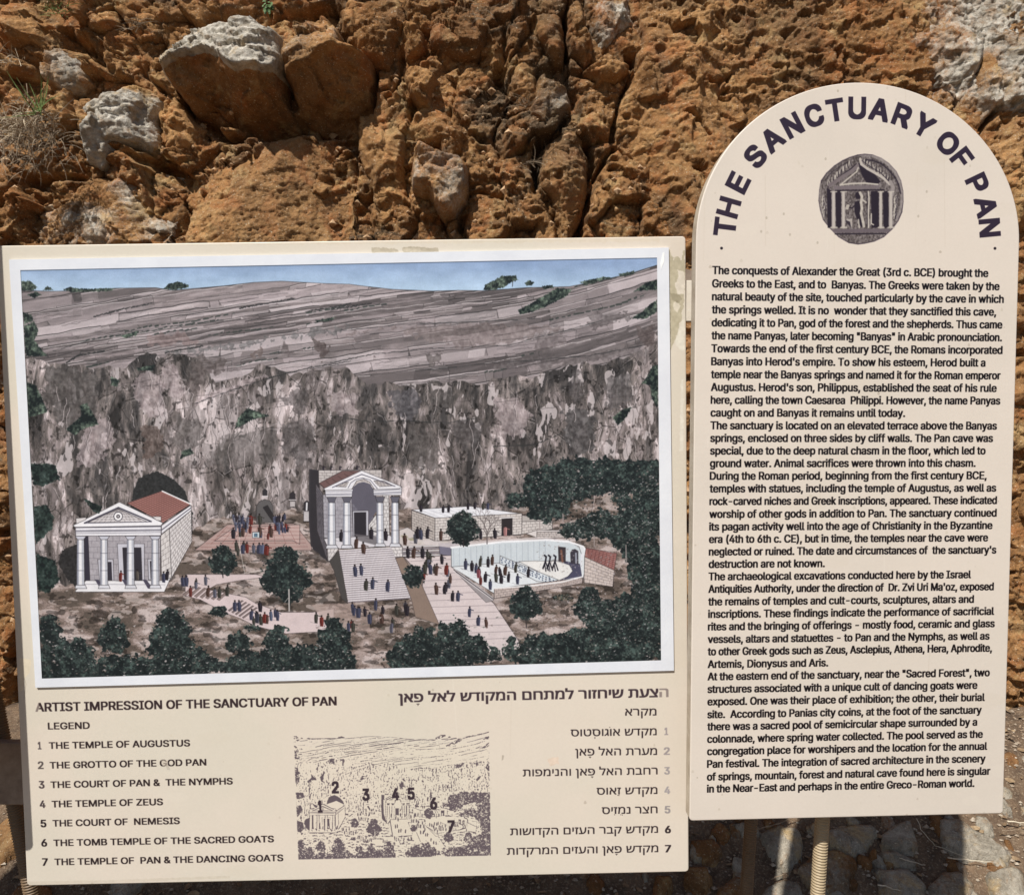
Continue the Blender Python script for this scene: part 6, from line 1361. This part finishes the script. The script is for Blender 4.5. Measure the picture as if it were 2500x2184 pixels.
# pebbles, chips and leaf litter: more than anyone would count
def chips(name, cnt, mat, size, flat, rng, region, leaf=False):
    V, F = [], []; 
    for _ in range(cnt):
        x, y = region(rng); z = gh(x, y); s = size * rng.uniform(.35, 1.3) ** 1.5; k = len(V); yaw = rng.uniform(0, 6.28)
        if leaf:
            t = rng.uniform(-.6, .6); c, d = math.cos(yaw), math.sin(yaw)
            pts = [(-1, 0, 0), (-.3, .42, .1), (.4, .36, .16), (1, 0, .05), (.4, -.36, .1), (-.3, -.42, .16)]
            for a, b, e in pts: V.append((x + s * (a * c - b * d), y + s * (a * d + b * c), z + .004 + s * (e + t * b + .25 * abs(a) * rng.random())))
            F.append((k, k + 1, k + 2, k + 3)); F.append((k, k + 3, k + 4, k + 5))
        else:
            for a, b, e in ((1, 0, 0), (0, 1, 0), (-1, 0, 0), (0, -1, 0), (0, 0, 1), (0, 0, -1)):
                q_ = rng.uniform(.6, 1.25); V.append((x + s * q_ * (a * math.cos(yaw) - b * math.sin(yaw)), y + s * q_ * (a * math.sin(yaw) + b * math.cos(yaw)), z + s * .3 + s * q_ * e * flat))
            for t in ((0, 1, 4), (1, 2, 4), (2, 3, 4), (3, 0, 4), (1, 0, 5), (2, 1, 5), (3, 2, 5), (0, 3, 5)): F.append(tuple(k + u for u in t))
    return link(name, mesh_from(name, V, F, leaf), mat, None, 'stuff')
def simple_mat(name, c1, c2, sc=15, rough=.9, trans=0):
    m, n, l, b = newmat(name); tc = N(n, 'ShaderNodeTexCoord'); f = noise_node(n, l, tc.outputs['Object'], sc, 5, .8)
    l.new(mix(n, l, ramp(n, l, f, [(.38, (0, 0, 0)), (.62, (1, 1, 1))]), c1, c2), b.inputs['Base Color']); b.inputs['Roughness'].default_value = rough; return m
reg = lambda r: (r.uniform(-1.9, 2.2), 2.2 + 1.15 * r.random() ** .9)
chips('pebbles', 5200, simple_mat('pebble_stone', (.20, .14, .09), (.48, .41, .32), 25), .0085, .6, random.Random(1), reg)['kind'] = 'stuff'
chips('gravel', 9000, simple_mat('gravel_stone', (.20, .12, .07), (.42, .32, .22), 40), .0042, .7, random.Random(2), reg)
chips('leaf_litter', 1300, simple_mat('dry_leaf', (.16, .10, .055), (.40, .29, .17), 20), .017, 1, random.Random(3), reg, True)
# rubble lying in the joints of the face
def rubble():
    V, F = [], []; r = random.Random(31)
    for _ in range(2600):
        x, z = r.uniform(-1.9, .75), r.uniform(.1, 2.9); d = float(base_disp(np.array([[x]], np.float32), np.array([[z]], np.float32))[0, 0]) if False else None
        V.append((x, z, r.random()))
    A = np.array(V, np.float32); D = base_disp(A[:, 0][None], A[:, 1][None])[0]; V = []
    for (x, z, u), d in zip(A, D):
        s = .004 + .014 * u ** 4; k = len(V)
        for a, b, e in ((1, 0, 0), (0, 1, 0), (-1, 0, 0), (0, -1, 0), (0, 0, 1), (0, 0, -1)):
            q_ = r.uniform(.6, 1.3); V.append((x + s * q_ * a, WY - d - s * .2 + s * q_ * b, z + s * q_ * e))
        for t in ((0, 1, 4), (1, 2, 4), (2, 3, 4), (3, 0, 4), (1, 0, 5), (2, 1, 5), (3, 2, 5), (0, 3, 5)): F.append(tuple(k + v for v in t))
    link('rubble', mesh_from('rubble', setout(V), F, False), simple_mat('rubble_stone', (.24, .13, .06), (.56, .38, .22), 20), None, 'stuff')
rubble()
# ------------------------------------------------------------------ plants and twigs
def wpt(px, py, stand=.14): d = WY - stand; return Vector(tuple(setout([((px - CX) / FPX * d, d, EYE + (CY - py) / FPX * d)])[0]))
def blade(V, F, p, dirv, L, w_, bend, r, seg=6):
    side = dirv.cross(Vector((0, 1, 0)));
    if side.length < .05: side = Vector((1, 0, 0))
    side.normalize(); k = len(V); q_ = p.copy(); d = dirv.normalized()
    for i in range(seg + 1):
        t = i / seg; ww = w_ * (1 - t) ** .7 + .0003; V.append(q_ - side * ww); V.append(q_ + side * ww + Vector((0, -.0006, 0)))
        d = (d + bend * (1 / seg)).normalized(); q_ = q_ + d * (L / seg)
    for i in range(seg): F.append((k + 2 * i, k + 2 * i + 1, k + 2 * i + 3, k + 2 * i + 2))
def tuft(name, label, cat, px, py, n_, L, w_, mat, seed, spread=.06, droop=1., up=.6, stand=.14, part='blades'):
    r = random.Random(seed); base = wpt(px, py, stand); t = thing(name, label, cat, Matrix.Translation(base)); V, F = [], []
    for _ in range(n_):
        p = Vector((r.gauss(0, spread), r.uniform(-.02, .03), r.gauss(0, spread * .6)))
        d = Vector((r.uniform(-1, 1), r.uniform(-.9, .1), r.uniform(-.3, 1) * up + .25)); bend = Vector((r.uniform(-.8, .8), r.uniform(-.4, .2), -droop * r.uniform(.4, 1.9)))
        blade(V, F, p, d, L * r.uniform(.45, 1.15), w_ * r.uniform(.6, 1.3), bend, r)
    link(part, mesh_from(part, V, F), mat, t); return t
M_DRY = simple_mat('dry_grass', (.33, .25, .16), (.62, .52, .38), 30); M_DRY2 = simple_mat('dry_grass_dark', (.13, .095, .06), (.27, .20, .13), 30)
M_GREEN = simple_mat('green_grass', (.06, .10, .02), (.16, .22, .06), 30); M_LEAF = simple_mat('weed_leaf', (.05, .10, .025), (.11, .20, .06), 60, .55)
t = tuft('dry_grass_clump', 'curling dry brown grass hanging on the rock at left edge', 'dry grass', 62, 312, 130, .15, .0019, M_DRY, 1, .055, 1.3, .8, .2, 'dry_blades')
V, F = [], []; r = random.Random(4)
for _ in range(330):
    p = Vector((r.gauss(.01, .085), r.uniform(-.02, .05), r.gauss(-.03, .06))); blade(V, F, p, Vector((r.uniform(-1, 1), r.uniform(-.6, .1), r.uniform(-.8, .8))),   .13 * r.uniform(.4, 1.2), .0016, Vector((r.uniform(-1, 1), 0, -1.2)), r)
link('dead_blades', mesh_from('dead_blades', V, F), M_DRY2, t)
t = tuft('green_grass_sprig', 'upright green grass sprig rising from the dry clump', 'grass', 88, 275, 16, .17, .0026, M_GREEN, 2, .010, .25, 1.6, .22)
t = tuft('thin_grass_tuft', 'sparse green grass hanging over the top left rocks', 'grass', 135, 22, 30, .09, .0012, M_GREEN, 3, .03, .9, .5, .2)
# little leafy weed above the pale boulder
wd = thing('leafy_weed', 'small round-leaved green weed above the pale grey boulder', 'weed', Matrix.Translation(wpt(660, 28, .26))); r = random.Random(6)
Lv = []
for i in range(26):
    a = r.uniform(0, 6.28); rr = r.uniform(.004, .024); c = Vector((math.cos(a) * rr, -.02 - r.uniform(0, .02), math.sin(a) * rr * 1.1)); s = r.uniform(.005, .0085); nrm = Vector((math.cos(a) * .5, -1, math.sin(a) * .5 + .3)).normalized()
    u = nrm.cross(Vector((0, 0, 1))).normalized(); v = u.cross(nrm)
    pts = [c - nrm * s * .25] + [c + (u * math.cos(t_) * s * .8 + v * math.sin(t_) * s) for t_ in np.linspace(0, 6.28, 9)[:-1]]
    link('leaf', mesh_from('leaf', pts, [(0, k + 1, (k + 1) % 8 + 1) for k in range(8)]), M_LEAF, wd)
V, F = [], []
for i in range(6):
    a = i; vv, ff = tube([(0, 0, -.03), (math.cos(a) * .008, -.015, math.sin(a) * .008 - .005), (math.cos(a) * .018, -.03, math.sin(a) * .018)], .0009, 5); k = len(V); V += vv; F += [tuple(k + q for q in f) for f in ff]
link('stem', mesh_from('stem', V, F), M_GREEN, wd)
# twigs on the ground
M_TWIG = simple_mat('twig_bark', (.16, .11, .07), (.34, .26, .18), 40); M_STRAW = simple_mat('straw', (.52, .44, .32), (.68, .60, .46), 40)
def twig(label, pts, r0, mat, seed):
    rr = random.Random(seed); P = [gpt(*q_) for q_ in R7(pts)]; path = []
    for i in range(len(P) - 1):
        for k in range(4): t_ = k / 4; path.append((P[i][0] * (1 - t_) + P[i + 1][0] * t_, P[i][1] * (1 - t_) + P[i + 1][1] * t_))
    path.append(P[-1]); o3 = [Vector((x + rr.uniform(-.003, .003), y, .036 + float(g_bank(np.float32(y))) + rr.uniform(0, .004))) for x, y in path]
    base = o3[0].copy(); vv, ff = tube([p - base for p in o3], [r0 * (1 - .6 * i / len(o3)) for i in range(len(o3))], 6)
    o = link('twig', mesh_from('twig', vv, ff), mat); o.location = base; tag(o, label, 'twig')
twig('pale straw stalk lying across the grey stones below the arched sign', [(1630, 470), (1760, 482), (1900, 497)], .0022, M_STRAW, 1)
twig('dark twig behind the shaded leg of the arched sign', [(560, 310), (660, 285), (800, 235)], .0028, M_TWIG, 2)
twig('short pale twig right of the lit leg', [(1360, 470), (1420, 488), (1500, 512)], .0018, M_STRAW, 3)
twig('pale broken stick at the bottom edge below the arched sign', [(1240, 618), (1290, 630), (1360, 655)], .003, M_STRAW, 4)
twig('long thin curved stem running down towards the pale straw stalk', [(1450, 250), (1490, 330), (1560, 400), (1740, 470)], .0014, M_STRAW, 5)
twig('thin dark twig between the two legs near the bottom', [(640, 590), (700, 570), (760, 545)], .002, M_TWIG, 6)
twig('white stick at the right edge beside the arched sign', [(1960, 262), (2010, 268), (2090, 280)], .003, M_STRAW, 7)
twig('slim brown twig leaning over stones at the right edge', [(1930, 318), (2000, 312), (2090, 318)], .002, M_TWIG, 8)

# wiry dead stems hanging in the joints of the face
for i, (px, py, n_, L_, lab) in enumerate(((330, 62, 26, .10, 'wiry brown stems in the dark joint left of the pale boulder'), (1170, 35, 24, .11, 'thin roots in the joint above the middle of the face'), (1275, 255, 30, .10, 'thin dark roots beside the knobbly tan rock'),
                                            (1310, 395, 22, .09, 'thin dark roots in the long joint right of the middle'), (20, 150, 30, .09, 'dry stems on the rock at the upper left edge'))):
    tuft('root_tuft', lab, 'roots', px, py, n_, L_, .0011, M_DRY2 if i < 4 else M_DRY, 40 + i, .03, 1.1, .6, .12, 'stems')
